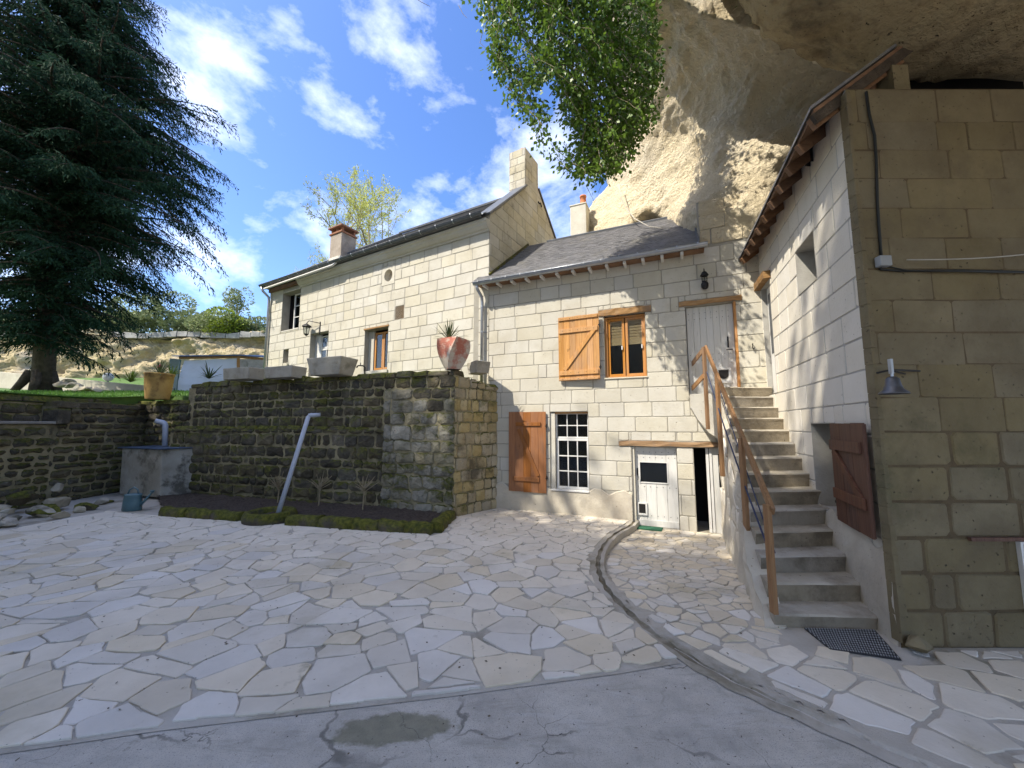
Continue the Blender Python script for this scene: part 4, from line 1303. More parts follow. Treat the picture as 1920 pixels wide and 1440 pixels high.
# eave boards, rafter ends and gutter
MB().fbox(FM, RU0 + 0.1, 0.0, 0.015, 0.27, EZ - 0.045, EZ - 0.02).build('eave_board', M['wood_eave'], HM)
u = -5.3
while u < -0.1:
    MB().fbox(FM, u - 0.032, u + 0.032, 0.01, 0.30, EZ - 0.115, EZ - 0.047).build('rafter_end', M['white'], HM, bevel=0.004)
    u += 0.405
gutter(FM, -5.56, 0.06, 0.36, EZ + 0.02, 0.075, HM, M['zinc'], 0.405, 0.03)
gf = MB()
for k in range(24):
    a0, a1 = k * 0.23 - 5.5, k * 0.23 - 5.5 + 0.225
    gf.fbox(FM, a0, a1, 0.285, 0.30, EZ - 0.02, EZ + 0.09)
gf.build('gutter_backing', M['zinc_dark'], HM)
dp = MB().tube([FM.pt(-5.47, 0.36, EZ - 0.05), FM.pt(-5.47, 0.33, EZ - 0.16), FM.pt(-5.44, 0.12, EZ - 0.34), FM.pt(-5.44, 0.09, EZ - 0.5), FM.pt(-5.44, 0.09, 3.2)], 0.042, 10)
p_ = dp.build('downpipe', M['zinc'], HM, True)
for zz in (5.3, 4.6, 3.8):
    MB().tube([FM.pt(-5.44, 0.09, zz - 0.02), FM.pt(-5.44, 0.09, zz + 0.02)], 0.05, 10).tube([FM.pt(-5.40, 0.06, zz), FM.pt(-5.30, 0.0, zz)], 0.012, 6).build('pipe_clip', M['zinc'], p_)
# rendered chimney with its clay pot at the back of the roof
CB = at(1088, 437, 12.4)
ch = MB()
dM3, oM3 = Vector((FM.d.x, FM.d.y, 0)), Vector((FM.o.x, FM.o.y, 0))
def obox(mb, c, w, dpt, z0, z1, t0=0.0):
    for (za, zb, e) in ((z0, z1, t0),):
        cs = []
        for z in (za, zb):
            for (a, b) in ((-w, dpt), (w, dpt), (w, -dpt), (-w, -dpt)):
                p = c + dM3 * (a + (e if a > 0 else -e)) + oM3 * (b + (e if b > 0 else -e))
                cs.append((p.x, p.y, z))
        mb.corners(cs)
obox(ch, CB, 0.27, 0.27, 6.4, CB.z + 0.85)
chim = ch.build('chimney', M['render_white'], roof, bevel=0.02)
cap = MB()
obox(cap, CB, 0.29, 0.29, CB.z + 0.85, CB.z + 0.90)
cap.build('chimney_cap', M['render_white'], roof, bevel=0.015)
MB().lathe([(0.14, 0), (0.14, 0.05), (0.12, 0.07), (0.095, 0.36), (0.115, 0.37), (0.115, 0.42), (0.085, 0.42), (0.08, 0.2)], (CB.x + 0.12, CB.y, CB.z + 0.90), 18).build('chimney_pot', M['terracotta'], roof, True)
# ------------------------------------------------------------------ the long house behind the retaining wall
rl = random.Random(33)
HL = thing('stone_house', 'long tall pale stone house with oculus and moulded cornice behind the mossy retaining wall', 'house', FL.pt(-5, 0, 3.1))
opsL = [(-9.95, -8.74, 5.85, 7.42, 0.30), (-7.92, -6.85, 3.9, 5.50, 0.28), (-4.88, -3.78, 3.86, 5.26, 0.24), (-4.10, -3.62, 6.72, 7.24, 0.16), (-9.66, -9.32, 4.55, 5.08, 0.2)]
wb = wall_panel(FL, -10.9, 0.1, 2.8, 7.9, opsL)
wb.fbox(FL, -10.9, 0.0, -4.9, -4.8, 2.8, 8.0)
wb.quad(FL.pt(-10.9, 0, 2.8), FL.pt(-10.9, 0, 7.9), FL.pt(-10.9, -4.8, 7.9), FL.pt(-10.9, -4.8, 2.8))
wallL = wb.build('wall', M['mortar'], HL)
dark_sq = (-3.50, -3.10, 5.44, 5.86)
ashlar(FL, -10.9, 0.1, 3.05, 7.48, [o[:4] for o in opsL] + [dark_sq, (-4.16, -3.56, 6.66, 7.30)], (0.325, 0.345), (0.50, 0.80), M['tuff'], wallL, rl, gap=0.011, matf=lambda u, z: M['tuff'] if z < 6.85 else M['tuff'])
MB().fbox(FL, dark_sq[0] + 0.01, dark_sq[1] - 0.01, -0.05, 0.0, dark_sq[2], dark_sq[3]).build('rough_stone', stone_mat('brown_stone', (0.16, 0.11, 0.065), (0.26, 0.19, 0.12), 8, 0, 0, 1, 20, 0.6), HL)
# oculus: a stone plate pierced by a round hole
oc = MB()
cu, cz, ru, rz = -3.86, 6.98, 0.19, 0.205
sq = [(-4.155, 6.665), (-3.565, 6.665), (-3.565, 7.295), (-4.155, 7.295)]
N = 32
outer = []
for i in range(N):
    a = 2 * math.pi * (i + 0.5) / N - math.pi * 0.75
    t = i / N * 4
    e = int(t)
    f = t - e
    A, B = sq[e % 4], sq[(e + 1) % 4]
    outer.append((A[0] + (B[0] - A[0]) * f, A[1] + (B[1] - A[1]) * f))
inner = [(cu + ru * math.cos(math.atan2((p[1] - cz), (p[0] - cu))), cz + rz * math.sin(math.atan2((p[1] - cz), (p[0] - cu)))) for p in outer]
vs = [FL.pt(p[0], 0.01, p[1]) for p in outer] + [FL.pt(p[0], 0.01, p[1]) for p in inner] + [FL.pt(p[0], -0.20, p[1]) for p in inner]
fs = [(i, (i + 1) % N, N + (i + 1) % N, N + i) for i in range(N)] + [(N + i, N + (i + 1) % N, 2 * N + (i + 1) % N, 2 * N + i) for i in range(N)]
ocu = mesh('oculus', vs, fs, M['tuff'], HL)
mesh('oculus_backing', [FL.pt(p[0], -0.19, p[1]) for p in inner], [tuple(range(N))], M['plinth'], ocu)
# windows
window(FL, -9.55, -8.76, 5.93, 7.40, -0.24, 2, 3, HL, M['white'], 0.05, 0.03)
MB().fbox(FL, -9.93, -8.75, -0.29, 0.02, 5.80, 5.86).build('window_sill', M['tuff'], HL, bevel=0.01)
room(FL, -9.95, -8.74, 5.85, 7.42, -0.31, HL)
window(FL, -7.60, -6.88, 4.95, 5.42, -0.22, 2, 1, HL, M['white'], 0.05, 0.03)
window(FL, -7.60, -6.88, 3.9, 4.93, -0.20, 2, 3, HL, M['white'], 0.06, 0.03)
MB().fbox(FL, -7.92, -7.61, -0.28, -0.20, 3.9, 5.49).build('window_jamb', M['white'], HL)
room(FL, -7.92, -6.85, 3.9, 5.5, -0.29, HL)
w_ = window(FL, -4.62, -4.22, 3.92, 5.18, -0.2, 1, 1, HL, M['wood_window'], 0.06, 0.03)
w_ = window(FL, -4.215, -3.80, 3.92, 5.18, -0.2, 1, 1, HL, M['wood_window'], 0.06, 0.03)
MB().fbox(FL, -4.95, -3.72, -0.2, 0.06, 3.76, 3.86).build('window_sill', M['tuff'], HL, bevel=0.012)
MB().fbox(FL, -4.93, -3.74, -0.05, 0.03, 5.27, 5.32).build('roller_box', M['wood_lintel'], HL)
MB().fbox(FL, -4.88, -4.64, -0.24, -0.17, 3.87, 5.25).build('window_jamb', M['tuff'], HL)
room(FL, -4.88, -3.78, 3.86, 5.26, -0.25, HL)
MB().fbox(FL, -9.66, -9.32, -0.21, -0.19, 4.55, 5.08).build('niche_back', M['plinth'], HL)
# cornice in three mouldings
cprof = [(0.012, 7.46), (0.05, 7.46), (0.06, 7.51), (0.11, 7.53), (0.17, 7.60), (0.19, 7.66), (0.23, 7.68), (0.23, 7.76), (0.0, 7.78)]
u0_, u1_ = -8.74, 0.12
segs = 9
for i in range(segs):
    a, b = u0_ + (u1_ - u0_) * i / segs + 0.002, u0_ + (u1_ - u0_) * (i + 1) / segs - 0.002
    vs = [FL.pt(u, n, z) for u in (a, b) for (n, z) in cprof]
    k = len(cprof)
    fs = [(j, k + j, k + j + 1, j + 1) for j in range(k - 1)] + [tuple(range(k - 1, -1, -1)), tuple(range(k, 2 * k))]
    mesh('cornice_stone', vs, fs, M['tuff'], HL)
MB().fbox(FL, -10.88, -8.745, 0.0, 0.10, 7.60, 7.76).build('eave_board', M['wood_eave'], HL)
MB().fbox(FL, -10.9, -9.96, -0.2, 0.012, 7.42, 7.60).build('eave_stone', M['tuff'], HL)
# roof: front slope with a hip at the left end, low seen from below
LE, LN = 7.80, 0.30
RZ, RD, RU = 10.0, 2.45, -5.9
rf = MB()
A, B = FL.pt(-11.1, LN, LE), FL.pt(0.0, LN, LE)
Cc, D = FL.pt(0.0, -RD, RZ), FL.pt(RU, -RD, RZ)
E_, F_ = FL.pt(-11.1, -5.2, LE), FL.pt(0.0, -5.2, LE)
rf.add([A, B, Cc, D, E_, F_], [(0, 1, 2, 3), (4, 0, 3), (3, 2, 5, 4), (0, 4, 5, 1)])
roofL = rf.build('roof', M['slate'], HL)
ups = (Cc - B).normalized()
hyp = (Cc - B).length
def okL(c):
    q = Vector((c.x, c.y))
    u_ = (q - FL.p).dot(FL.d)
    n_ = (q - FL.p).dot(FL.o)
    s_ = (LN - n_) / (LN + RD)
    return u_ > -11.1 + (RU + 11.1) * s_
slates(A + Vector((0, 0, 0.01)), Vector((FL.d.x, FL.d.y, 0)), ups, 11.1, hyp, 0.2, 0.12, roofL, rl, okL)
MB().tube([A + Vector((0, 0, 0.05)), D + Vector((0, 0, 0.06))], 0.06, 6).build('hip_ridge', M['zinc_dark'], roofL)
MB().tube([D + Vector((-0.1, 0, 0.07)), Cc + Vector((0, 0, 0.06))], 0.06, 6).build('ridge', M['zinc_dark'], roofL)
gutter(FL, -11.05, 0.08, 0.36, 7.86, 0.07, HL, M['zinc_dark'], 0.62)
MB().tube([FL.pt(-10.7, 0.36, 7.66), FL.pt(-6.3, 0.36, 7.72), FL.pt(-6.15, 0.33, 7.80)], 0.04, 8).build('overflow_pipe', M['white'], HL, True)
p_ = MB().tube([FL.pt(-10.95, 0.36, 7.78), FL.pt(-10.93, 0.3, 7.62), FL.pt(-10.84, 0.1, 7.4), FL.pt(-10.84, 0.08, 7.2), FL.pt(-10.84, 0.08, 3.0)], 0.048, 8).build('downpipe', M['zinc'], HL, True)
# gable wall above the lower roof, with its tall chimney
prof = [(0.0, 2.8), (5.1, 2.8), (5.1, 8.75), (2.85, 10.62), (0.0, 7.95)]
th = 0.42
vs = [FG.pt(u, 0, z) for u, z in prof] + [FG.pt(u, -th, z) for u, z in prof]
k = len(prof)
fs = [tuple(range(k)), tuple(range(2 * k - 1, k - 1, -1))] + [(i, k + i, k + (i + 1) % k, (i + 1) % k) for i in range(k)]
gab = mesh('gable', vs, fs, M['mortar'], HL)
def hp(a, b):      # half plane under the line a-b
    ex, ey = b[0] - a[0], b[1] - a[1]
    L_ = math.hypot(ex, ey)
    nx, ny = -ey / L_, ex / L_
    if ny < 0: nx, ny = -nx, -ny
    return (a[0], a[1], nx, ny)
cl = [hp((0, 7.95), (2.85, 10.62)), hp((2.85, 10.62), (5.1, 8.75))]
ashlar(FG, 0.0, 5.1, 5.8, 10.6, [], (0.325, 0.345), (0.45, 0.85), M['tuff_old'], gab, rl, gap=0.006, clips=cl)
cp_ = MB()
for (a, b) in (((-0.06, 7.92), (2.2, 10.04)), ((3.1, 10.43), (5.2, 8.68))):
    cp_.beam(FG.pt(a[0], -th / 2 + 0.02, a[1] + 0.04), FG.pt(b[0], -th / 2 + 0.02, b[1] + 0.04), 0.48, 0.06)
cp_.build('gable_coping', M['zinc_dark'], HL)
c0u, c1u, cw = 2.13, 3.10, 0.62
zt = 11.42
chL = MB()
cs = [FG.pt(u, n, z) for z in (9.2, zt) for (u, n) in ((c0u, 0.0), (c1u, 0.0), (c1u, -cw), (c0u, -cw))]
chL.corners([cs[0], cs[1], cs[2], cs[3], cs[4], cs[5], cs[6], cs[7]])
chimL = chL.build('chimney', M['mortar'], HL)
ashlar(FG, c0u, c1u, 9.86, zt, [], (0.27, 0.29), (0.3, 0.5), M['tuff_old'], chimL, rl, gap=0.006)
q0 = FG.pt(c0u, -cw, 0)
FCF = Fr((q0.x, q0.y), (FG.pt(c0u, 0, 0) - q0)[:2])
ashlar(FCF, 0.0, cw, 9.75, zt, [], (0.27, 0.29), (0.25, 0.4), M['tuff_old'], chimL, rl, gap=0.006)
MB().lathe([(0.13, 0), (0.12, 0.2), (0.14, 0.22), (0.14, 0.26), (0.1, 0.26)], FG.pt(2.55, -0.3, zt), 14).build('chimney_pot', M['terracotta'], HL, True)
MB().tube([FG.pt(3.05, 0.02, 9.95), FG.pt(3.12, 0.05, 9.9), FG.pt(3.2, 0.04, 9.98), FG.pt(3.28, 0.05, 9.86), FG.pt(3.33, 0.02, 9.9)], 0.022, 6).build('wall_anchor', M['iron'], HL)
# rendered chimney with a tiled cap at the left end
def fchim(u0, u1, n0, n1, z0, z1, mat, name):
    return MB().fbox(FL, u0, u1, n0, n1, z0, z1).build(name, mat, HL, bevel=0.015)
fchim(-8.62, -7.88, -1.75, -1.05, 8.1, 10.02, M['chimney_render'], 'chimney')
fchim(-8.66, -7.84, -1.79, -1.01, 10.02, 10.10, M['brick_red'], 'chimney_band')
for a in (-8.60, -8.28, -7.98):
    for b in (-1.73, -1.17):
        fchim(a, a + 0.09, b, b + 0.1, 10.10, 10.28, M['brick_red'], 'chimney_brick')
fchim(-8.70, -7.80, -1.83, -0.97, 10.28, 10.35, M['brick_red'], 'chimney_cap')
MB().fbox(FL, -8.66, -7.84, -1.10, -0.98, 8.75, 8.98).build('chimney_flashing', M['render_white'], HL)

# ------------------------------------------------------------------ the outbuilding on the right
rr_ = random.Random(44)
HR = thing('stone_outbuilding', 'two storey stone outbuilding under the rock with a dark unlit front and white side wall', 'outbuilding', (RC[0] + 1.5, RC[1] + 1.5, 0))
opsS = [(-1.92, -1.18, 4.06, 4.74, 0.28), (-1.84, -1.02, 0.97, 2.12, 0.30), (-4.02, -3.40, 2.70, 4.86, 0.16)]
wb = wall_panel(FS, -4.4, 0.0, -0.3, 5.80, opsS)
wb.fbox(FS, -4.4, -4.3, -4.5, -0.5, -0.3, 5.8)
wallS = wb.build('wall', M['mortar_grey'], HR)
ashlar(FS, -4.3, -0.012, 0.62, 5.79, [o[:4] for o in opsS] + [(-4.1, -3.3, 4.86, 5.02)], (0.335, 0.35), (0.42, 0.72), M['tuff_grey'], wallS, rr_, gap=0.008, proud=0.006)
ashlar(FS, -4.3, -0.012, -0.1, 0.62, [], (0.34, 0.36), (0.42, 0.72), M['plinth'], wallS, rr_, gap=0.004, proud=0.006)
# rough broken render low on this wall
vs, fs = [], []
k, kz = 26, 9
for i in range(k + 1):
    for j in range(kz + 1):
        u = -2.3 + 2.29 * i / k
        topz = 0.98 - 0.10 * sstep(-1.0, -0.2, u) + 0.05 * math.sin(i * 1.3) - 0.5 * sstep(-1.7, -2.3, u)
        z = -0.1 + (topz + 0.1) * j / kz
        e = min(1, (1 - j / kz) * 4) * min(1, (k - i) * 0.6 + 0.25)
        n = 0.008 + e * (0.03 + 0.03 * noise.fractal(Vector((u * 4, z * 4, 2.0)), 0.9, 2, 4))
        vs.append(FS.pt(u, n, z))
for i in range(k):
    for j in range(kz):
        a = i * (kz + 1) + j
        fs.append((a, a + kz + 1, a + kz + 2, a + 1))
mesh('broken_render', vs, fs, M['plinth'], HR, True)
window(FS, -1.90, -1.20, 4.08, 4.72, -0.24, 1, 1, HR, M['white'], 0.06, 0.03)
MB().fbox(FS, -1.84, -1.26, -0.235, -0.225, 4.36, 4.40).build('window_bar', M['white'], HR)
room(FS, -1.92, -1.18, 4.06, 4.74, -0.29, HR)
MB().fbox(FS, -1.84, -1.02, -0.31, -0.295, 0.97, 2.12).build('niche_back', M['plinth'], HR)
shutter(FS, -1.02, -0.10, 0.95, 2.12, 0.03, 0.06, HR, M['wood_dark'], 3, [(1.80, 1.92, 0.02, 0.06), (1.22, 1.34, 0.02, 0.06)], ((-0.92, 1.80), (-0.22, 1.30)), False, rr_)
timber('lintel', FS, -4.1, -3.3, 4.87, 5.01, -0.1, 0.12, HR, M['wood_lintel'], rr_)
dS = MB().fbox(FS, -3.98, -3.44, -0.12, -0.08, 2.72, 4.84).build('door', M['white'], HR)
MB().fbox(FS, -3.90, -3.52, -0.079, -0.075, 3.5, 4.7).build('pane', M['zinc_dark'], dS)
# dark front
opsF = []
wb = wall_panel(FF, 0.0, 4.2, -0.3, 5.80, opsF)
wb.quad(FF.pt(0, 0, 5.80), FF.pt(4.2, 0, 5.80), FF.pt(4.2, -0.5, 5.80), FF.pt(0, -0.5, 5.80))
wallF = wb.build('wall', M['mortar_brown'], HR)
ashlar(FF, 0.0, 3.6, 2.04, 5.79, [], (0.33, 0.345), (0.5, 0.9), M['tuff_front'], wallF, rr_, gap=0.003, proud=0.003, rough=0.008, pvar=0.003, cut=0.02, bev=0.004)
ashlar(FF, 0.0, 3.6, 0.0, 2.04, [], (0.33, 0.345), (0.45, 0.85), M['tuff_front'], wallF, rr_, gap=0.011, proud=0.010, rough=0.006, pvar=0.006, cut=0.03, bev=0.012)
# ragged corner where the pale stone ends
cn = MB()
z = 0.05
while z < 5.75:
    hgt = rr_.uniform(0.12, 0.3)
    for s in range(3):
        pass
    w1 = rr_.uniform(0.02, 0.05) + 0.05 * sstep(1.2, 0.2, z)
    cn.corners([FF.pt(-0.012, w1 * 0.4, z), FF.pt(w1, 0.016, z), FF.pt(w1, -0.05, z), FF.pt(-0.012, -0.08, z), FF.pt(-0.008, w1 * 0.3, z + hgt), FF.pt(w1 * 0.8, 0.015, z + hgt), FF.pt(w1, -0.05, z + hgt), FF.pt(-0.01, -0.08, z + hgt)])
    z += hgt
cn.build('corner_render', M['tuff_front'], HR, bevel=0.006)
MB().fbox(FF, 0.74, 2.2, 0.012, 0.045, 0.985, 1.02).build('timber_rail', M['wood_dark'], HR)
f_ = MB().fbox(FF, 1.20, 1.9, 0.012, 0.05, 0.28, 0.30).fbox(FF, 1.20, 1.225, 0.012, 0.05, 0.30, 0.96).fbox(FF, 1.20, 1.9, 0.012, 0.05, 0.96, 0.98)
pn = f_.build('framed_panel', M['white'], HR)
MB().fbox(FF, 1.225, 1.9, 0.014, 0.03, 0.30, 0.96).build('panel_face', M['cement'], pn)
# lean-to roof: eave over the stairs, rising to the right under the rock
EN, EZr = 0.34, 5.52
def roofR(u, t):          # t runs from the eave (0) to the right
    p = FS.pt(u, EN, EZr)
    return p + Vector((1, 0.1, 0.78)) * t
U0, U1 = -4.9, 0.12
rk = MB()
TH = 0.045
rk.corners([roofR(U0, 0), roofR(U1, 0), roofR(U1, 2.3), roofR(U0, 2.3)] + [p + Vector((0, 0, TH)) for p in (roofR(U0, 0), roofR(U1, 0), roofR(U1, 2.3), roofR(U0, 2.3))])
roofRo = rk.build('roof', M['wood_eave'], HR)
rk = MB()
rk.corners([p + Vector((-0.03, 0, TH + 0.004)) for p in (roofR(U0, 0), roofR(U1, 0), roofR(U1, 2.3), roofR(U0, 2.3))] + [p + Vector((-0.03, 0, TH + 0.04)) for p in (roofR(U0, 0), roofR(U1, 0), roofR(U1, 2.3), roofR(U0, 2.3))])
rk.build('roof_covering', M['slate'], roofRo)
u = U0 + 0.2
while u < U1:
    a, b = roofR(u, 0.0) - Vector((0, 0, 0.075)), roofR(u, 1.2) - Vector((0, 0, 0.075))
    MB().beam(a, b, 0.055, 0.13).build('rafter', M['wood_eave'], roofRo, bevel=0.004)
    u += 0.43
MB().beam(roofR(U1 - 0.03, 0) - Vector((0, 0, 0.06)), roofR(U1 - 0.03, 2.3) - Vector((0, 0, 0.06)), 0.04, 0.11).build('barge_board', M['bark'], roofRo)
MB().fbox(FF, 0.66, 0.84, -0.30, -0.10, 5.80, 6.20).build('roof_post', M['tuff_front'], HR)
gp = MB().tube([FS.pt(-4.9, 0.42, 5.50), FS.pt(-4.4, 0.42, 5.50)], 0.06, 10)
gp.build('gutter_end', M['white'], HR, True)
aw = [(0.30, 5.6), (3.3, 5.6), (3.3, 8.0), (0.30, 5.90)]
MB().add([FF.pt(u, -0.9, z) for u, z in aw] + [FF.pt(u, -1.0, z) for u, z in aw], [(0, 1, 2, 3), (7, 6, 5, 4), (0, 3, 7, 4), (2, 6, 7, 3)]).build('attic_dark_sheet', M['dark_room'], HR)  # near-black sheet added behind the wall top to darken the attic gap
# ------------------------------------------------------------------ retaining walls
rw = random.Random(55)
WR = thing('retaining_wall', 'tall dark mossy rubble retaining wall with dressed pale corner, holding up the garden', 'wall', FW.pt(-3, 0, 0))
body = MB()
LED = 0.38
FWL = Fr(FW.pt(-2.0, 0.0, 0)[:2], (FW.pt(-2.0, 0.0, 0) - FW.pt(-9.6, LED, 0))[:2])
body.fbox(FWL, -7.65, 0.0, -0.5, 0.0, -0.3, 2.0)
body.fbox(FW, -9.6, 0.0, -0.7, -0.0, -0.3, 3.28)
body.corners([FWS.pt(0, 0, -0.3), FWS.pt(1.5, 0, -0.3), FWS.pt(1.5, -0.7, -0.3), FWS.pt(0.0, -0.7, -0.3), FWS.pt(0, 0, 3.30), FWS.pt(1.5, 0, 3.05), FWS.pt(1.5, -0.7, 3.05), FWS.pt(0.0, -0.7, 3.30)])
body.fbox(FW, -12.3, -9.55, -0.75, -0.03, -0.3, 2.78)
wbW = body.build('wall', M['mortar_yellow'], WR)
def wmat(u, z):
    a = u + 0.12 * math.sin(z * 5)
    if a > -1.95 and z < 2.75 + 0.3 * math.sin(u * 3): return M['rubble_pale']
    return M['rubble']
ashlar(FWL, -7.6, 0.05, -0.05, 2.0, [], (0.19, 0.36), (0.22, 0.72), M['rubble'], wbW, rw, gap=0.014, proud=0.03, dome=0.03, rough=0.02, cut=0.07, mid=1.0, bev=0.02, pvar=0.025)
ashlar(FW, -9.3, -2.0, 2.02, 3.30, [], (0.17, 0.32), (0.22, 0.66), M['rubble'], wbW, rw, gap=0.012, proud=0.03, dome=0.03, rough=0.02, cut=0.06, mid=1.0, bev=0.02, pvar=0.02)
ashlar(FW, -2.0, 0.03, -0.05, 3.30, [], (0.26, 0.38), (0.36, 0.68), M['rubble_pale'], wbW, rw, gap=0.010, proud=0.025, dome=0.022, rough=0.02, cut=0.06, mid=0.7, bev=0.016, pvar=0.012, matf=wmat)
ashlar(FWS, 0.0, 1.5, -0.05, 3.28, [], (0.25, 0.31), (0.20, 0.38), M['rubble_side_bounce'], wbW, rw, gap=0.009, proud=0.022, dome=0.014, rough=0.01, cut=0.04, mid=0.7, bev=0.014, pvar=0.01, clips=[hp((0, 3.36), (1.5, 3.10))])
def caps(fr, u0, u1, zf, n0, n1, name, mat, parent, rng, lens=(0.3, 0.7), th=(0.10, 0.2)):
    u = u0
    while u < u1 - 0.05:
        L = rng.uniform(*lens)
        b = min(u + L, u1)
        h_ = rng.uniform(*th)
        z = zf((u + b) / 2)
        e = lambda: rng.uniform(-0.03, 0.03)
        mb = MB().corners([fr.pt(u + 0.008, n1 + e(), z), fr.pt(b - 0.008, n1 + e(), z), fr.pt(b - 0.008, n0 + e(), z), fr.pt(u + 0.008, n0 + e(), z),
                           fr.pt(u + 0.03, n1 - 0.04 + e(), z + h_ + e()), fr.pt(b - 0.03, n1 - 0.04 + e(), z + h_ + e()), fr.pt(b - 0.03, n0 + e(), z + h_ + e()), fr.pt(u + 0.03, n0 + e(), z + h_ + e())])
        mb.build(name, mat, parent, bevel=0.03)
        u = b
ashlar(FW, -12.2, -9.4, 1.3, 2.78, [], (0.2, 0.28), (0.3, 0.6), M['rubble'], wbW, rw, gap=0.016, proud=0.03, dome=0.03, rough=0.02, cut=0.06, mid=1.0, bev=0.02, pvar=0.02)
caps(FW, -12.2, -9.5, lambda u: 2.77, -0.65, 0.05, 'cap_stone', M['mossy'], wbW, rw, (0.5, 0.8), (0.12, 0.18))
caps(FW, -9.5, -1.65, lambda u: 3.28, -0.65, 0.05, 'cap_stone', M['mossy'], wbW, rw)
caps(FW, -1.65, 0.02, lambda u: 3.28, -0.5, 0.06, 'cap_stone', M['rubble'], wbW, rw, (0.4, 0.6), (0.12, 0.16))
caps(FWS, 0.5, 1.5, lambda u: 3.22 - 0.12 * u, -0.5, 0.05, 'cap_stone', M['mossy'], wbW, rw, (0.3, 0.5), (0.06, 0.1))
caps(FWL, -7.5, -0.4, lambda u: 1.97, -0.3, 0.03, 'ledge_moss', M['mossy'], wbW, rw, (0.3, 0.6), (0.08, 0.12))
tp = MB().tube([FW.pt(-2.9, -0.3, 3.3), FW.pt(-2.9, -0.3, 3.66), FW.pt(-2.93, -0.25, 3.70), FW.pt(-3.05, -0.2, 3.70), FW.pt(-3.08, -0.18, 3.64)], 0.018, 8).tube([FW.pt(-2.98, -0.22, 3.70), FW.pt(-2.98, -0.22, 3.78)], 0.01, 6)
tag(tp.build('garden_tap', M['iron'], smooth=True), 'small iron tap standing on top of the mossy wall below the casement window', 'tap')

LWR = thing('garden_wall', 'low dark rubble garden wall with yellow joints below the lawn', 'wall', (-12.6, 9, 0))
bd = MB()
bd.fbox(FLW, -9.5, -2.0, -0.5, 0.0, -0.3, 2.12)
bd.fbox(FLW, -2.0, 2.2, -0.6, -0.002, -0.3, 2.62)
bd.fbox(FLW, -9.5, -1.95, -1.0, -0.42, 1.5, 2.70)
lwb = bd.build('wall', M['mortar_yellow'], LWR)
ashlar(FLW, -6.5, -2.0, -0.05, 2.05, [], (0.17, 0.27), (0.25, 0.6), M['rubble'], lwb, rw, gap=0.028, proud=0.035, dome=0.03, rough=0.02, cut=0.07, mid=1.0, bev=0.02, pvar=0.025)
ashlar(FLW, -2.0, 2.0, -0.05, 2.60, [], (0.18, 0.30), (0.28, 0.7), M['rubble'], lwb, rw, gap=0.024, proud=0.035, dome=0.03, rough=0.02, cut=0.07, mid=1.0, bev=0.02, pvar=0.025)
caps(FLW, -2.0, 2.0, lambda u: 2.60 + 0.02 * u, -0.55, 0.05, 'cap_stone', M['rubble'], lwb, rw, (0.5, 0.9), (0.14, 0.2))
FL2 = Fr((-12.4 - 0.42, 12.5), (0, 1))
ashlar(FL2, -6.5, -2.0, 2.13, 2.68, [], (0.22, 0.28), (0.4, 0.8), M['rubble'], lwb, rw, gap=0.012, proud=0.03, dome=0.03, rough=0.02, cut=0.06, mid=0.8, bev=0.02, pvar=0.02)
caps(FL2, -6.5, -0.2, lambda u: 2.72, -0.4, 0.06, 'cap_stone', M['mossy'], lwb, rw, (0.45, 0.9), (0.14, 0.18))
MB().fbox(FLW, -6.5, -2.02, -0.40, 0.06, 2.13, 2.20).build('pale_coping', M['capstone'], lwb, bevel=0.01)
MB().fbox(FLW, -2.05, -1.72, -0.35, 0.10, 2.12, 2.55).build('end_block', M['rubble'], lwb, bevel=0.05)

# loose stones heaped at its foot
def boulder(name, c, r, mat, rng, parent=None, flat=0.6):
    import bmesh
    bm = bmesh.new()
    bmesh.ops.create_icosphere(bm, subdivisions=2, radius=1.0)
    s = Vector((r * rng.uniform(0.8, 1.3), r * rng.uniform(0.7, 1.1), r * flat * rng.uniform(0.8, 1.2)))
    ax = rng.uniform(0, 6.28)
    seed = Vector((rng.uniform(0, 50), rng.uniform(0, 50), 0))
    planes = [(Vector((rng.gauss(0, 1), rng.gauss(0, 1), rng.gauss(0, 1))).normalized(), rng.uniform(0.38, 0.72)) for _ in range(10)]
    for v in bm.verts:
        p = v.co.copy()
        for nn, dd in planes:
            t = p.dot(nn)
            if t > dd: p -= nn * (t - dd)
        p *= 1 + 0.08 * noise.noise(p * 3 + seed)
        p = Vector((p.x * s.x, p.y * s.y, p.z * s.z))
        v.co = Vector((p.x * math.cos(ax) - p.y * math.sin(ax), p.x * math.sin(ax) + p.y * math.cos(ax), p.z))
    vs = [v.co + Vector(c) for v in bm.verts]
    fs = [tuple(v.index for v in f.verts) for f in bm.faces]
    bm.free()
    return mesh(name, vs, fs, mat, parent)
heap = []
for i in range(34):
    t = rw.uniform(0, 1)
    y = 6.6 + 4.2 * t
    x = -12.2 + rw.uniform(0.1, 1.9) * (1.15 - 0.55 * abs(t - 0.4))
    heap.append((x, y, rw.uniform(0.15, 0.36)))
heap.sort()
for i, (x, y, r) in enumerate(heap):
    z = r * 0.25 + max(0, (-11.0 - x)) * 0.35
    o = boulder('loose_stone', (x, y, z), r, M['loose'] if rw.random() < 0.6 else M['mossy'], rw)
    o.name = 'loose_stone'
    tag(o, 'rough pale stone in the heap at the foot of the low garden wall', 'stone', 'loose stones heaped below the low garden wall')

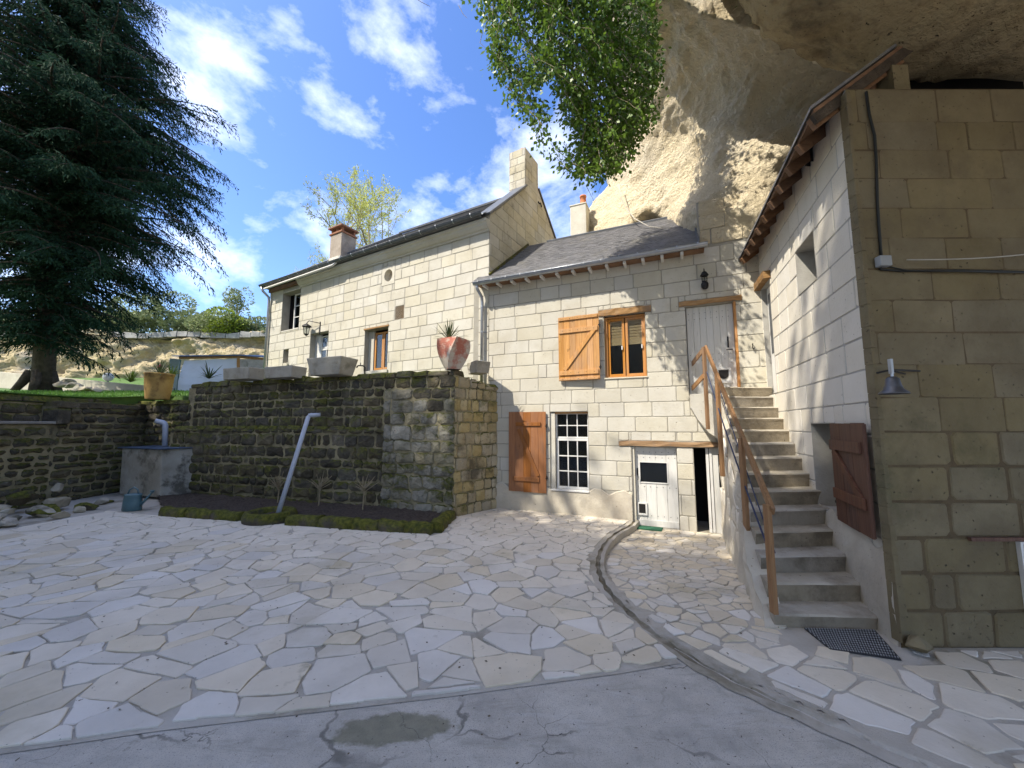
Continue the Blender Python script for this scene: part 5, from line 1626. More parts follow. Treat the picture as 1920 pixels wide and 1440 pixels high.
# ------------------------------------------------------------------ flower bed in front of the wall
bedp = [(-1.50, 7.86), (-1.42, 8.95), (-2.1, 9.4), (-9.6, 11.9), (-10.2, 11.3), (-8.9, 10.0), (-8.1, 9.40), (-5, 8.7)]
soil = grid_sheet('bed_soil', bedp, 0.09, lambda x, y: 0.10 + 0.05 * noise.fractal(Vector((x * 5, y * 5, 0)), 0.9, 2, 3), M['soil'])
tag(soil, kind='structure')
gr = MB()
for i in range(2600):
    t = rw.random()
    x, y = rw.uniform(-10, -1.5), rw.uniform(7.8, 12)
    if not inside(bedp, x, y): continue
    z = 0.10 + 0.05 * noise.fractal(Vector((x * 5, y * 5, 0)), 0.9, 2, 3)
    r = rw.uniform(0.008, 0.028)
    a = rw.uniform(0, 6)
    gr.add([(x + r * math.cos(a), y + r * math.sin(a), z), (x - r * math.sin(a), y + r * math.cos(a), z), (x - r * math.cos(a + 0.6), y - r, z), (x, y, z + r * 0.9)], [(0, 1, 3), (1, 2, 3), (2, 0, 3)])
tag(gr.build('soil_crumbs', M['soil']), 'dark crumbly earth clods on the flower bed', 'soil', kind='stuff')
ED = thing('bed_edging', 'moss covered stone edging around the flower bed', 'edging', (-5, 8.6, 0))
edge_pts = [(-1.40, 8.95), (-1.53, 7.80), (-3.2, 8.12), (-4.75, 8.48)]
edge_pts2 = [(-5.95, 8.78), (-8.15, 9.30)]
def edging(pts, wdt, hgt):
    for a, b in zip(pts[:-1], pts[1:]):
        a, b = Vector(a), Vector(b)
        L = (b - a).length
        k = max(1, round(L / rw.uniform(0.5, 0.8)))
        for i in range(k):
            p, q = a.lerp(b, i / k), a.lerp(b, (i + 1) / k)
            d = (q - p).normalized()
            s = Vector((d.y, -d.x)) * wdt
            mb = MB()
            m = 5
            for j in range(m + 1):
                c = p.lerp(q, 0.01 + 0.98 * j / m)
                w = 1 + rw.uniform(-0.15, 0.15)
                h_ = hgt * (1 + rw.uniform(-0.18, 0.12))
                for (o_, z) in ((1.0, -0.05), (1.02, h_ * 0.5), (0.75, h_ * 0.95), (0, h_ * 1.05), (-0.75, h_ * 0.95), (-1, h_ * 0.5), (-1.0, -0.05)):
                    mb.v.append(Vector((c.x + s.x * o_ * w, c.y + s.y * o_ * w, z)))
            for j in range(m):
                for t in range(6):
                    x = j * 7 + t
                    mb.f.append((x, x + 7, x + 8, x + 1))
            mb.f += [tuple(range(7)), tuple(range(m * 7 + 6, m * 7 - 1, -1))]
            mb.build('edging_stone', M['mossy'], ED, True)
edging(edge_pts, 0.14, 0.20)
edging(edge_pts2, 0.14, 0.19)
ring = MB()
rc = Vector((-5.38, 8.82, 0))
pr = [(0.52, -0.05), (0.54, 0.10), (0.50, 0.20), (0.43, 0.22), (0.36, 0.18), (0.34, 0.02), (0.0, 0.0)]
ring.lathe(pr, rc, 26)
ring.build('stone_basin', M['mossy'], ED, True)
# leaning grey plastic pipe
a, b = gz(535, 955, 0.05), at(578, 782, 9.6)
a = Vector((rc.x + 0.15, rc.y, 0.05))
pipe = MB().tube([a, b, b + Vector((0.02, 0.03, 0.04)), b + Vector((0.06, 0.06, 0.055))], 0.052, 12).tube([b + Vector((0.0, 0.0, 0.04)), b + Vector((0.24, 0.12, 0.06))], 0.05, 12)
tag(pipe.build('drain_pipe', M['pvc'], smooth=True), 'long grey plastic pipe leaning from the round mossy basin to the wall', 'pipe')
# bare shrubs in the bed
def shrub(x, y, h_, label):
    t_ = thing('bare_shrub', label, 'shrub', (x, y, 0.1), 'bare little shrubs in the flower bed')
    MB().tube([(x, y, 0.05), (x + 0.02, y, 0.1 + h_ * 0.5), (x - 0.01, y, 0.1 + h_ * 0.62)], 0.018, 6, 0.012).build('stem', M['twig'], t_)
    br = MB()
    for i in range(22):
        aa = rw.uniform(0, 6.28)
        e = rw.uniform(0.5, 1.4)
        p0 = Vector((x, y, 0.1 + h_ * rw.uniform(0.5, 0.64)))
        d = Vector((math.cos(aa) * math.cos(e), math.sin(aa) * math.cos(e), math.sin(e)))
        L = rw.uniform(0.18, 0.36)
        p1 = p0 + d * L * 0.6
        p2 = p1 + (d + Vector((rw.uniform(-0.4, 0.4), rw.uniform(-0.4, 0.4), rw.uniform(-0.2, 0.4)))) * L * 0.5
        br.tube([p0, p1, p2], 0.010, 4, 0.005)
    tag(br.build('twigs', M['twig'], t_), kind='stuff')
shrub(*at(598, 930, 9.9)[:2], 0.75, 'bare twiggy shrub in the bed beside the leaning pipe, left of it')
shrub(*at(521, 930, 10.2)[:2], 0.65, 'small bare shrub close to the left of the leaning pipe')
shrub(*at(680, 945, 9.3)[:2], 0.78, 'bare twiggy shrub in the bed nearest the pale wall corner')

# ------------------------------------------------------------------ water tank, its pipe and the watering can
TK = thing('water_tank', 'peeling whitewashed concrete water tank with blue lid in the wall corner', 'tank', (-11.2, 12.0, 0))
q_ = [at(223, 926, 11.7), at(300, 930, 11.1), at(381, 917, 11.9), Vector((-11.6, 12.9, 0))]
r_ = [at(229, 840, 11.7), at(303, 843, 11.1), at(381, 838, 11.9), Vector((-11.6, 12.9, 0))]
zt_ = at(303, 843, 11.1).z
MB().corners([(p.x, p.y, 0.06) for p in q_] + [(p.x, p.y, zt_) for p in r_]).build('tank_body', M['tank'], TK, bevel=0.03)
ld = [at(220, 838, 11.75), at(302, 841, 11.0), at(384, 837, 11.95), Vector((-11.7, 13.0, 0))]
MB().corners([(p.x, p.y, zt_ + 0.004) for p in ld] + [(p.x, p.y, zt_ + 0.035) for p in ld]).build('lid', M['tarp_blue'], TK, bevel=0.01)
pj = at(310, 830, 12.1)
e1_, e2_ = at(310, 797, 12.1), at(297, 791, 12.0)
MB().tube([(pj.x, pj.y, 1.45), (e1_.x, e1_.y, e1_.z), (e1_.x - 0.03, e1_.y, e1_.z + 0.05), (e1_.x - 0.08, e1_.y, e1_.z + 0.08), (e2_.x - 0.1, e2_.y, e2_.z + 0.03)], 0.075, 12).build('inlet_pipe', M['pvc'], TK, True)
wc = gz(247, 957, 0.0)
CN = thing('watering_can', 'blue grey plastic watering can standing before the concrete water tank', 'watering can', wc)
cz_ = 0.0
MB().lathe([(0.20, 0.0), (0.215, 0.02), (0.205, 0.2), (0.19, 0.36), (0.20, 0.38), (0.17, 0.40), (0.02, 0.42)], wc, 20, 1, 0.72).build('can_body', M['can'], CN, True)
MB().tube([wc + Vector((0.17, 0, 0.10)), wc + Vector((0.30, 0, 0.24)), wc + Vector((0.46, 0, 0.44))], 0.035, 10, 0.018).build('spout', M['can'], CN, True)
MB().lathe([(0.02, 0), (0.05, 0.05), (0.05, 0.06)], wc + Vector((0.46, 0, 0.42)), 10).build('rose', M['can'], CN, True)
MB().tube([wc + Vector((-0.15, 0, 0.37)), wc + Vector((-0.10, 0, 0.50)), wc + Vector((0.0, 0, 0.56)), wc + Vector((0.10, 0, 0.50)), wc + Vector((0.14, 0, 0.38))], 0.018, 8).build('handle', M['can'], CN, True)

# ------------------------------------------------------------------ staircase and railing
ST = thing('stone_staircase', 'worn stone staircase climbing along the white wall to the upper door', 'staircase', (3.3, 4.6, 0))
NS = 14
LA, LB = Vector((2.74, 4.26)), Vector((4.12, 7.50))      # left ends of first and last nosing
rs = random.Random(66)
def step_line(k):
    t = (k - 1) / (NS - 1)
    return LA.lerp(LB, t), 0.15 + 0.2085 * (k - 1)
def wall_x(y):
    return RC[0] + 0.381 * (y - RC[1])
for k in range(1, NS + 1):
    p, z = step_line(k)
    q, _ = step_line(k + 1) if k < NS else (p + Vector((0.30, 0.85)), 0)
    zl = -0.1 if k == 1 else z - 0.2085
    skew = 0.10 - 0.16 * max(0, 1 - (k - 1) / 3)
    a0, a1 = p, Vector((wall_x(p.y + skew) + 0.06, p.y + skew))
    b0, b1 = q + Vector((0, 0.12)), Vector((wall_x(q.y + 0.12) + 0.06, q.y + 0.12))
    vs, fs = [], []
    m = 8
    for i in range(m + 1):
        t = i / m
        f = a0.lerp(a1, t)
        b = b0.lerp(b1, t)
        w = rs.uniform(-0.008, 0.008)
        wear = -0.012 * math.sin(math.pi * t) + rs.uniform(-0.004, 0.004)
        for (c, zz) in ((f + Vector((0, 0.012)), zl - 0.03), (f + Vector((0, w * 0.5)), zl + (z - zl) * 0.6), (f + Vector((0, -0.012 + w)), z - 0.03), (f + Vector((0, 0.006 + w)), z - 0.004 + wear), (f.lerp(b, 0.3), z + wear), (b, z)):
            vs.append((c.x, c.y, zz))
    for i in range(m):
        for j in range(5):
            x = i * 6 + j
            fs.append((x, x + 6, x + 7, x + 1))
    fs.append(tuple(range(5, -1, -1)))
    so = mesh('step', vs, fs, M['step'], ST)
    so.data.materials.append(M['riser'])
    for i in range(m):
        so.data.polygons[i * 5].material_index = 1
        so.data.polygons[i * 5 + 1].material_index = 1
# side wall under the steps
vs, fs = [], []
kk = 30
for i in range(kk + 1):
    t = i / kk
    P = LA.lerp(LB, -0.01 + 1.10 * t)
    zt_ = 0.15 + 0.2085 * ((-0.01 + 1.10 * t) * (NS - 1)) - 0.17
    zt_ = max(0.02, min(zt_, 2.70))
    for j in range(9):
        z = -0.2 + (zt_ + 0.2) * j / 8
        bul = 0.09 * noise.fractal(Vector((P.x * 3, P.y * 3, z * 3)), 0.9, 2, 4) + 0.03
        lean = 0.10 * (1 - z / 2.8) * (1 if z < 2.8 else 0)
        vs.append((P.x - bul - lean, P.y, z))
    vs.append((P.x + 0.12, P.y, zt_))
for i in range(kk):
    for j in range(9):
        x = i * 10 + j
        fs.append((x, x + 1, x + 11, x + 10))
fs.append(tuple(range(9, -1, -1)))
SW = mesh('side_wall', vs, fs, M['plinth'], ST, False)
FST = Fr(LA + Vector((-0.10, 0)), (LA - LB))     # outside face, u < 0 going up
ashlar(FST, -3.9, -0.35, 0.25, 2.6, [], (0.30, 0.36), (0.4, 0.65), M['tuff_grey'], SW, rs, gap=0.01, proud=0.0, dome=0.012, rough=0.012, cut=0.05, mid=0.6, bev=0.014, pvar=0.02, clips=[(0.0, -0.16, 0.585, 0.811)])
# corbelled landing in front of the upper door
pa = Vector((3.78, 7.55))
lv = MB()
prof = [(0.0, 2.72), (0.0, 2.45), (0.12, 2.2), (0.3, 1.95), (0.48, 1.82), (0.62, 1.80), (0.62, 2.72)]
vs = [FM.pt(-0.42 + u, 0.012, z) for u, z in prof] + [FM.pt(-0.42 + u, 0.62, z) for u, z in prof]
k = len(prof)
fs = [tuple(range(k)), tuple(range(2 * k - 1, k - 1, -1))] + [(i, k + i, k + (i + 1) % k, (i + 1) % k) for i in range(k)]
mesh('landing_corbel', vs, fs, M['tuff'], ST)
o = boulder('corner_stone', (RC[0] + 0.06, RC[1] - 0.12, 0.08), 0.17, M['tuff_front'], rs)
tag(o, 'rounded worn boulder at the foot of the outbuilding corner', 'boulder')

RL = thing('stair_railing', 'brown wooden stair railing with sloping handrail and posts', 'railing', (2.7, 4.3, 0))
pt_ = [(Vector((2.63, 4.22)), 0.10, 1.18), (Vector((3.02, 5.12)), 0.42, 1.86), (Vector((3.50, 6.50)), 1.42, 2.86), (Vector((3.78, 7.30)), 2.02, 3.46)]
A0, A1 = at(1445, 958, 4.25), at(1319, 655, 7.45)
tops = []
for (px, yb, yt, Y) in ((1446, 1150, 955, 4.25), (1400, 1055, 828, 5.2), (1351, 893, 706, 6.55), (1325, 805, 655, 7.40)):
    a, b = at(px + (4 if Y < 5 else 0), yb, Y), at(px - (6 if Y < 6 else 3), yt, Y)
    c = Vector(((a.x + b.x) / 2, Y))
    MB().beam((c.x, c.y, a.z), (c.x, c.y, b.z + 0.05), 0.05, 0.075, up=(0, 1, 0)).build('post', M['wood_rail'], RL, bevel=0.004)
    tops.append(Vector((c.x, c.y, b.z)))
dr = (tops[3] - tops[0]).normalized()
MB().beam(tops[0] - dr * 0.06 + Vector((0.045, 0, 0.02)), tops[3] + dr * 0.05 + Vector((0.045, 0, 0.02)), 0.04, 0.095).build('handrail', M['wood_rail'], RL, bevel=0.005)
for (ya, yb) in ((655, 682), (705, 728)):
    q = FM.uz(1296, yb, 0.0)
    P1 = FM.pt(q[0] + 0.02, -0.02, q[1])
    P0 = at(1321, ya, 7.40)
    MB().beam(P0 + Vector((-0.02, 0, 0)), P1, 0.03, 0.10).build('return_board', M['wood_rail'], RL, bevel=0.004)
rp0, rp1 = tops[3] - Vector((-0.03, 0, 0.42)), tops[0] - Vector((-0.03, 0.0, 0.55))
rope = MB()
pts = [rp0.lerp(rp1, t) - Vector((0, 0, 0.10 * math.sin(math.pi * t))) for t in np.linspace(0, 1, 16)]
rope.tube(pts, 0.011, 6)
rope.build('rope', M['rope'], RL, True)
pts = [(rp0 + Vector((0.10, -0.1, -0.05))).lerp(rp1 + Vector((0.02, 0.0, 0.1)), t) - Vector((0, 0, 0.05 * math.sin(math.pi * t))) for t in np.linspace(0.05, 1, 14)]
MB().tube(pts, 0.008, 6).build('rope', M['rope'], RL, True)

# ------------------------------------------------------------------ mats
def sheet_mat(name, pxs, z, mat, label, cat, th=0.012):
    vs = [gz(x, y, z) for x, y in pxs]
    mb = MB().corners([v - Vector((0, 0, th)) for v in vs] + vs)
    return tag(mb.build(name, mat, bevel=0.004), label, cat)
vs = [Vector((2.98, 4.03, 0.0)), Vector((3.62, 3.68, 0.0)), Vector((3.46, 3.43, 0.0)), Vector((2.86, 3.74, 0.0))]
q = [gz(1508, 1177, 0.02), gz(1640, 1180, 0.02), gz(1690, 1236, 0.02), gz(1556, 1216, 0.02)]
MT = thing('rubber_doormat', 'black rubber lattice doormat at the bottom step', 'doormat', q[3])
e_ = [q[3], q[2], q[1], q[0]]
dm = MB().corners([v + Vector((0, 0, -0.012)) for v in e_] + [v + Vector((0, 0, -0.002)) for v in e_])
dm.build('mat_base', M['rubber'], MT)
lt = MB()
NN, MM = 26, 11
for i in range(NN):
    for j in range(MM):
        def bl(a, b): return (e_[0].lerp(e_[1], a)).lerp(e_[3].lerp(e_[2], a), b)
        a, b = (i + 0.5 * (j % 2) + 0.3) / NN, (j + 0.5) / MM
        if a + 0.4 / NN > 1: continue
        w, h_ = 0.32 / NN, 0.32 / MM
        vv = [bl(a - w, b), bl(a, b - h_), bl(a + w, b), bl(a, b + h_)]
        lt.add([v + Vector((0, 0, -0.001)) for v in vv] + [v + Vector((0, 0, 0.006)) for v in vv], BOXF)
tag(lt.build('lattice', M['box_grey'], MT), kind='stuff')
q = [FM.pt(-1.70, 0.30, -0.08), FM.pt(-1.08, 0.30, -0.08), FM.pt(-1.06, 0.03, -0.08), FM.pt(-1.66, 0.03, -0.08)]
mb = MB().corners([v - Vector((0, 0, 0.02)) for v in q] + [v + Vector((0, 0, 0.004)) for v in q])
tag(mb.build('green_doormat', M['mat_green'], bevel=0.004), 'small green doormat before the low white door', 'doormat')

# ------------------------------------------------------------------ lamps, bell, cables
def wall_lantern(fr, u, z, n, s, label, hang=False):
    c = fr.pt(u, n, z)
    L = thing('wall_lantern', label, 'lantern', c)
    if not hang:
        MB().lathe([(0.0, 0.34), (0.012, 0.30), (0.012, 0.25), (0.045, 0.24), (0.085, 0.17), (0.08, 0.155), (0.06, 0.15)], c, 12).build('cap', M['iron'], L, True)
        MB().lathe([(0.055, 0.15), (0.06, 0.09), (0.05, 0.02)], c, 12).build('glass', M['glass'], L, True)
        fr_ = MB()
        for k in range(6):
            a = k * math.pi / 3
            fr_.tube([c + Vector((0.062 * math.cos(a), 0.062 * math.sin(a), 0.155)), c + Vector((0.055 * math.cos(a), 0.055 * math.sin(a), 0.02))], 0.005, 4)
        fr_.build('cage', M['iron'], L)
        MB().lathe([(0.05, 0.02), (0.075, -0.02), (0.07, -0.09), (0.045, -0.13), (0.01, -0.14)], c, 12).build('base', M['iron'], L, True)
        MB().tube([c + Vector((0, 0, -0.05)), fr.pt(u, n * 0.5, z - 0.06), fr.pt(u, 0.02, z - 0.02)], 0.015, 6).fbox(fr, u - 0.04, u + 0.04, 0.012, 0.03, z - 0.1, z + 0.08).build('bracket', M['iron'], L)
    else:
        MB().lathe([(0.0, 0.10), (0.04, 0.06), (0.17, -0.02), (0.18, -0.05), (0.12, -0.06)], c, 6).build('cap', M['iron'], L)
        MB().lathe([(0.12, -0.06), (0.08, -0.32)], c, 6).build('glass', M['glass'], L)
        fr_ = MB()
        for k in range(6):
            a = k * math.pi / 3
            fr_.tube([c + Vector((0.125 * math.cos(a), 0.125 * math.sin(a), -0.05)), c + Vector((0.085 * math.cos(a), 0.085 * math.sin(a), -0.33))], 0.01, 4)
        fr_.build('cage', M['iron'], L)
        MB().lathe([(0.09, -0.32), (0.06, -0.36), (0.01, -0.40)], c, 6).build('base', M['iron'], L)
        MB().tube([c + Vector((0, 0, 0.09)), fr.pt(u + 0.12, n, z + 0.16), fr.pt(u + 0.42, 0.12, z + 0.08), fr.pt(u + 0.5, 0.02, z + 0.06)], 0.014, 6).tube([fr.pt(u + 0.5, 0.02, z + 0.12), fr.pt(u + 0.5, 0.02, z - 0.35)], 0.018, 6).build('bracket', M['iron'], L)
wall_lantern(FM, -0.02, 5.14, 0.13, 1, 'black wall lantern above the upper plank door')
wall_lantern(FL, -7.86, 5.78, 0.22, 1, 'iron bracket lantern on the long house above its white window', True)

BL = thing('wall_bell', 'dark metal bell hanging from an iron arm at the outbuilding corner', 'bell', FF.pt(0.0, 0.2, 2.3))
bc = at(1675, 728, 3.62)
MB().lathe([(0.0, 0.14), (0.03, 0.14), (0.05, 0.12), (0.06, 0.06), (0.075, 0.02), (0.11, -0.015), (0.112, -0.025), (0.09, -0.02), (0.06, 0.0)], bc - Vector((0, 0, 0.03)), 20).build('bell_cup', M['bell'], BL, True)
MB().tube([bc + Vector((0, 0, 0.10)), bc + Vector((0, 0, 0.20)), bc + Vector((0.0, 0, 0.26))], 0.012, 8).fbox(FF, bc.x - RC[0] - 0.012, bc.x - RC[0] + 0.012, 0.25, 0.28, bc.z + 0.14, bc.z + 0.28).build('hanger', M['zinc'], BL)
MB().tube([FF.pt(-0.06, 0.10, bc.z + 0.17), bc + Vector((0, 0, 0.175)), FF.pt(0.45, 0.02, bc.z + 0.20)], 0.010, 6).tube([bc + Vector((0.03, 0, 0.16)), FF.pt(0.30, 0.02, bc.z + 0.17)], 0.008, 6).build('arm', M['iron'], BL)
cb = MB()
def fpt(x, y, n=0.03):
    u, z = FF.uz(x, y, n)
    return FF.pt(u, n, z)
cb.tube([fpt(x, y) for x, y in ((1624, 172), (1630, 215), (1640, 255), (1643, 300), (1645, 380), (1649, 440), (1652, 480))], 0.014, 6)
cb.tube([fpt(x, y) for x, y in ((1646, 492), (1652, 505), (1690, 508), (1800, 507), (1925, 510), (2100, 512))], 0.012, 6)
cb.tube([fpt(x, y, 0.05) for x, y in ((1665, 500), (1700, 507), (1800, 509), (1925, 511))], 0.008, 6)
tag(cb.build('electric_cable', M['cable'], smooth=True), 'black electric cable running down and across the dark outbuilding front', 'cable')
u_, z_ = FF.uz(1657, 490, 0.06)
mb = MB().fbox(FF, u_ - 0.06, u_ + 0.06, 0.02, 0.09, z_ - 0.055, z_ + 0.055)
tag(mb.build('junction_box', M['box_grey'], bevel=0.008), 'small grey junction box on the dark outbuilding front', 'junction box')
a, b = fpt(1700, 487, 0.05), fpt(1925, 468, 0.35)
pts = [a.lerp(b + (b - a) * 0.6, t) - Vector((0, 0, 0.05 * math.sin(math.pi * t))) for t in np.linspace(0, 1, 12)]
tag(MB().tube(pts, 0.006, 6).build('clothes_line', M['cord'], smooth=True), 'thin pale cord stretched across the dark outbuilding front', 'cord')

# ------------------------------------------------------------------ pots and troughs
def blade_plant(name, c, n_, L, wdt, spread, mat, parent, rng, droop=0.5):
    mb = MB()
    for i in range(n_):
        a = rng.uniform(0, 6.283)
        e = rng.uniform(spread[0], spread[1])
        l = L * rng.uniform(0.65, 1.1)
        d = Vector((math.cos(a) * math.cos(e), math.sin(a) * math.cos(e), math.sin(e)))
        s = d.cross(Vector((0, 0, 1))).normalized() * wdt
        p = Vector(c)
        prev = None
        k = 5
        for j in range(k + 1):
            t = j / k
            q = p + d * l * t - Vector((0, 0, droop * l * t * t * 0.5 * math.cos(e)))
            w = (1 - t) ** 0.7 * (0.6 + 0.8 * t) if j < k else 0.02
            cur = (q - s * w, q + s * w)
            if prev: mb.add([prev[0], prev[1], cur[1], cur[0]], [(0, 1, 2, 3)])
            prev = cur
    return mb.build(name, mat, parent)
rg = random.Random(77)
ub = at(850, 693, 9.15)
UR = thing('twisted_urn', 'square twisted stone urn with worn red sides and a spiky plant on the wall corner', 'urn', (ub.x, ub.y, 3.42))
lev = 14
vs, fs = [], []
for i in range(lev + 1):
    t = i / lev
    w = 0.17 + 0.145 * math.sin(t * 1.9) ** 0.9 if t > 0 else 0.17
    a = 0.35 + 0.75 * t
    for k in range(4):
        for m in range(3):
            b0 = a + math.pi / 4 + k * math.pi / 2
            b1 = b0 + math.pi / 2
            f = m / 3
            P = Vector((math.cos(b0), math.sin(b0))).lerp(Vector((math.cos(b1), math.sin(b1))), f) * w * (1.28 if m == 0 else 1.3)
            vs.append((ub.x + P.x, ub.y + P.y, 3.42 + 0.74 * t))
for i in range(lev):
    for k in range(12):
        fs.append((i * 12 + k, i * 12 + (k + 1) % 12, (i + 1) * 12 + (k + 1) % 12, (i + 1) * 12 + k))
fs.append(tuple(range(lev * 12, lev * 12 + 12)))
mesh('urn_body', vs, fs, M['urn'], UR)
blade_plant('spiky_leaves', (ub.x - 0.12, ub.y, 4.15), 46, 0.55, 0.022, (0.2, 1.5), M['yucca'], UR, rg, 0.3)

def trough(c, w, d, h_, taper, label, mat, plants=True, ang=0.0):
    c = Vector((c.x, c.y, 3.40))
    T_ = thing('stone_trough', label, 'trough', c, 'stone troughs on top of the mossy wall')
    dv = Vector((FW.d.x, FW.d.y, 0))
    if ang: dv = Vector((dv.x * math.cos(ang) - dv.y * math.sin(ang), dv.x * math.sin(ang) + dv.y * math.cos(ang), 0))
    ov = Vector((dv.y, -dv.x, 0))
    def ringp(s, z, e=0.0):
        return [c + dv * (a * (w / 2 * s - e)) + ov * (b * (d / 2 * s - e)) + Vector((0, 0, z)) for (a, b) in ((-1, 1), (1, 1), (1, -1), (-1, -1))]
    vs = ringp(taper, 0) + ringp(1.0, h_) + ringp(1.0, h_, 0.05) + ringp(0.95, h_ * 0.6, 0.05)
    fs = [(3, 2, 1, 0)]
    for r in range(3):
        for k in range(4):
            fs.append((r * 4 + k, r * 4 + (k + 1) % 4, r * 4 + 4 + (k + 1) % 4, r * 4 + 4 + k))
    mesh('trough_body', vs, fs, mat, T_, bevel=0.02)
    mesh('trough_soil', [p - Vector((0, 0, 0.03)) for p in ringp(1.0, h_, 0.045)], [(0, 1, 2, 3)], M['soil'], T_)
    if plants: blade_plant('thin_leaves', c + Vector((0.1, 0, h_ - 0.05)), 14, 0.35, 0.008, (0.4, 1.3), M['yucca'], T_, rg, 0.9)
trough(at(622, 709, 10.15), 1.18, 0.62, 0.46, 0.80, 'largest tapering stone trough on the mossy wall, below the white window', M['trough'], False)
trough(at(535, 705, 10.75), 1.05, 0.5, 0.32, 0.95, 'weathered low stone trough in the middle of the row on the mossy wall', M['trough'])
trough(at(457, 707, 11.15), 1.08, 0.5, 0.34, 0.95, 'mossy low stone trough at the left end of the row, before the white sheet', M['trough'])
trough(at(897, 712, 9.75), 0.42, 0.55, 0.30, 0.86, 'small pale stone trough beside the twisted urn, at the downpipe', M['trough'], False, 0.9)
pc = at(295, 749, 12.7)
PT = thing('clay_pot', 'tall yellow brown clay pot with a red flowering spiky plant at the lawn edge', 'pot', pc)
MB().lathe([(0.30, 0.0), (0.31, 0.02), (0.36, 0.45), (0.38, 0.80), (0.40, 0.82), (0.39, 0.86), (0.35, 0.86), (0.34, 0.78), (0.0, 0.78)], pc, 24).build('pot_body', M['pot'], PT, True)
blade_plant('spiky_leaves', pc + Vector((0, 0, 0.8)), 40, 0.75, 0.022, (0.15, 1.3), M['yucca'], PT, rg, 0.6)
MB().tube([pc + Vector((0, 0, 0.8)), pc + Vector((-0.02, 0, 1.05))], 0.02, 6).lathe([(0.03, 0), (0.07, 0.05), (0.05, 0.12), (0.0, 0.16)], pc + Vector((-0.02, 0, 1.02)), 8).build('red_flower', plain('red_flower', (0.28, 0.05, 0.045), 0.6), PT)
ap = at(392, 707, 11.9)
AG = thing('agave_plant', 'spiky agave plant on the left end of the mossy wall before the white sheet', 'plant', ap)
blade_plant('spiky_leaves', ap - Vector((0, 0, 0.05)), 24, 0.6, 0.03, (0.2, 1.3), M['yucca'], AG, rg, 0.4)

# dead leaves and grit blown over the paving and concrete
db = MB()
for i in range(420):
    x, y = rg.uniform(-6, 4.5), 1.6 + 6.5 * rg.random() ** 1.6
    if y < 3.85 and x > 3.6: continue
    z = 0.016 + (right_ground(x, y) if x > 1.5 else 0) if y > 3.2 + 0.2 * x else 0.0
    r_ = rg.uniform(0.005, 0.02)
    a = rg.uniform(0, 6.28)
    e = rg.uniform(-0.3, 0.3) * r_
    c, d = math.cos(a) * r_, math.sin(a) * r_
    db.add([(x + c, y + d, z + 0.004 + e), (x - d * 0.5, y + c * 0.5, z + 0.008), (x - c, y - d, z + 0.004 - e), (x + d * 0.5, y - c * 0.5, z + 0.002)], [(0, 1, 2, 3)])
tag(db.build('leaf_litter', plain('litter', (0.11, 0.085, 0.05), 0.9, 0, 0.6, 40)), 'dry leaf bits scattered over the courtyard paving', 'litter', kind='stuff')
# ------------------------------------------------------------------ vegetation built with numpy
def leaf_quads(P, D, S, L, W):
    """diamond leaves: centre base P, direction D, side S, length L, width W (arrays)"""
    a = P
    b = P + D * (L * 0.5)[:, None] + S * (W * 0.5)[:, None]
    c = P + D * L[:, None]
    d = P + D * (L * 0.5)[:, None] - S * (W * 0.5)[:, None]
    V = np.stack([a, b, c, d], 1).reshape(-1, 3)
    F = np.arange(len(P) * 4).reshape(-1, 4)
    return V, F

def unitv(A):
    return A / (np.linalg.norm(A, axis=1, keepdims=True) + 1e-9)

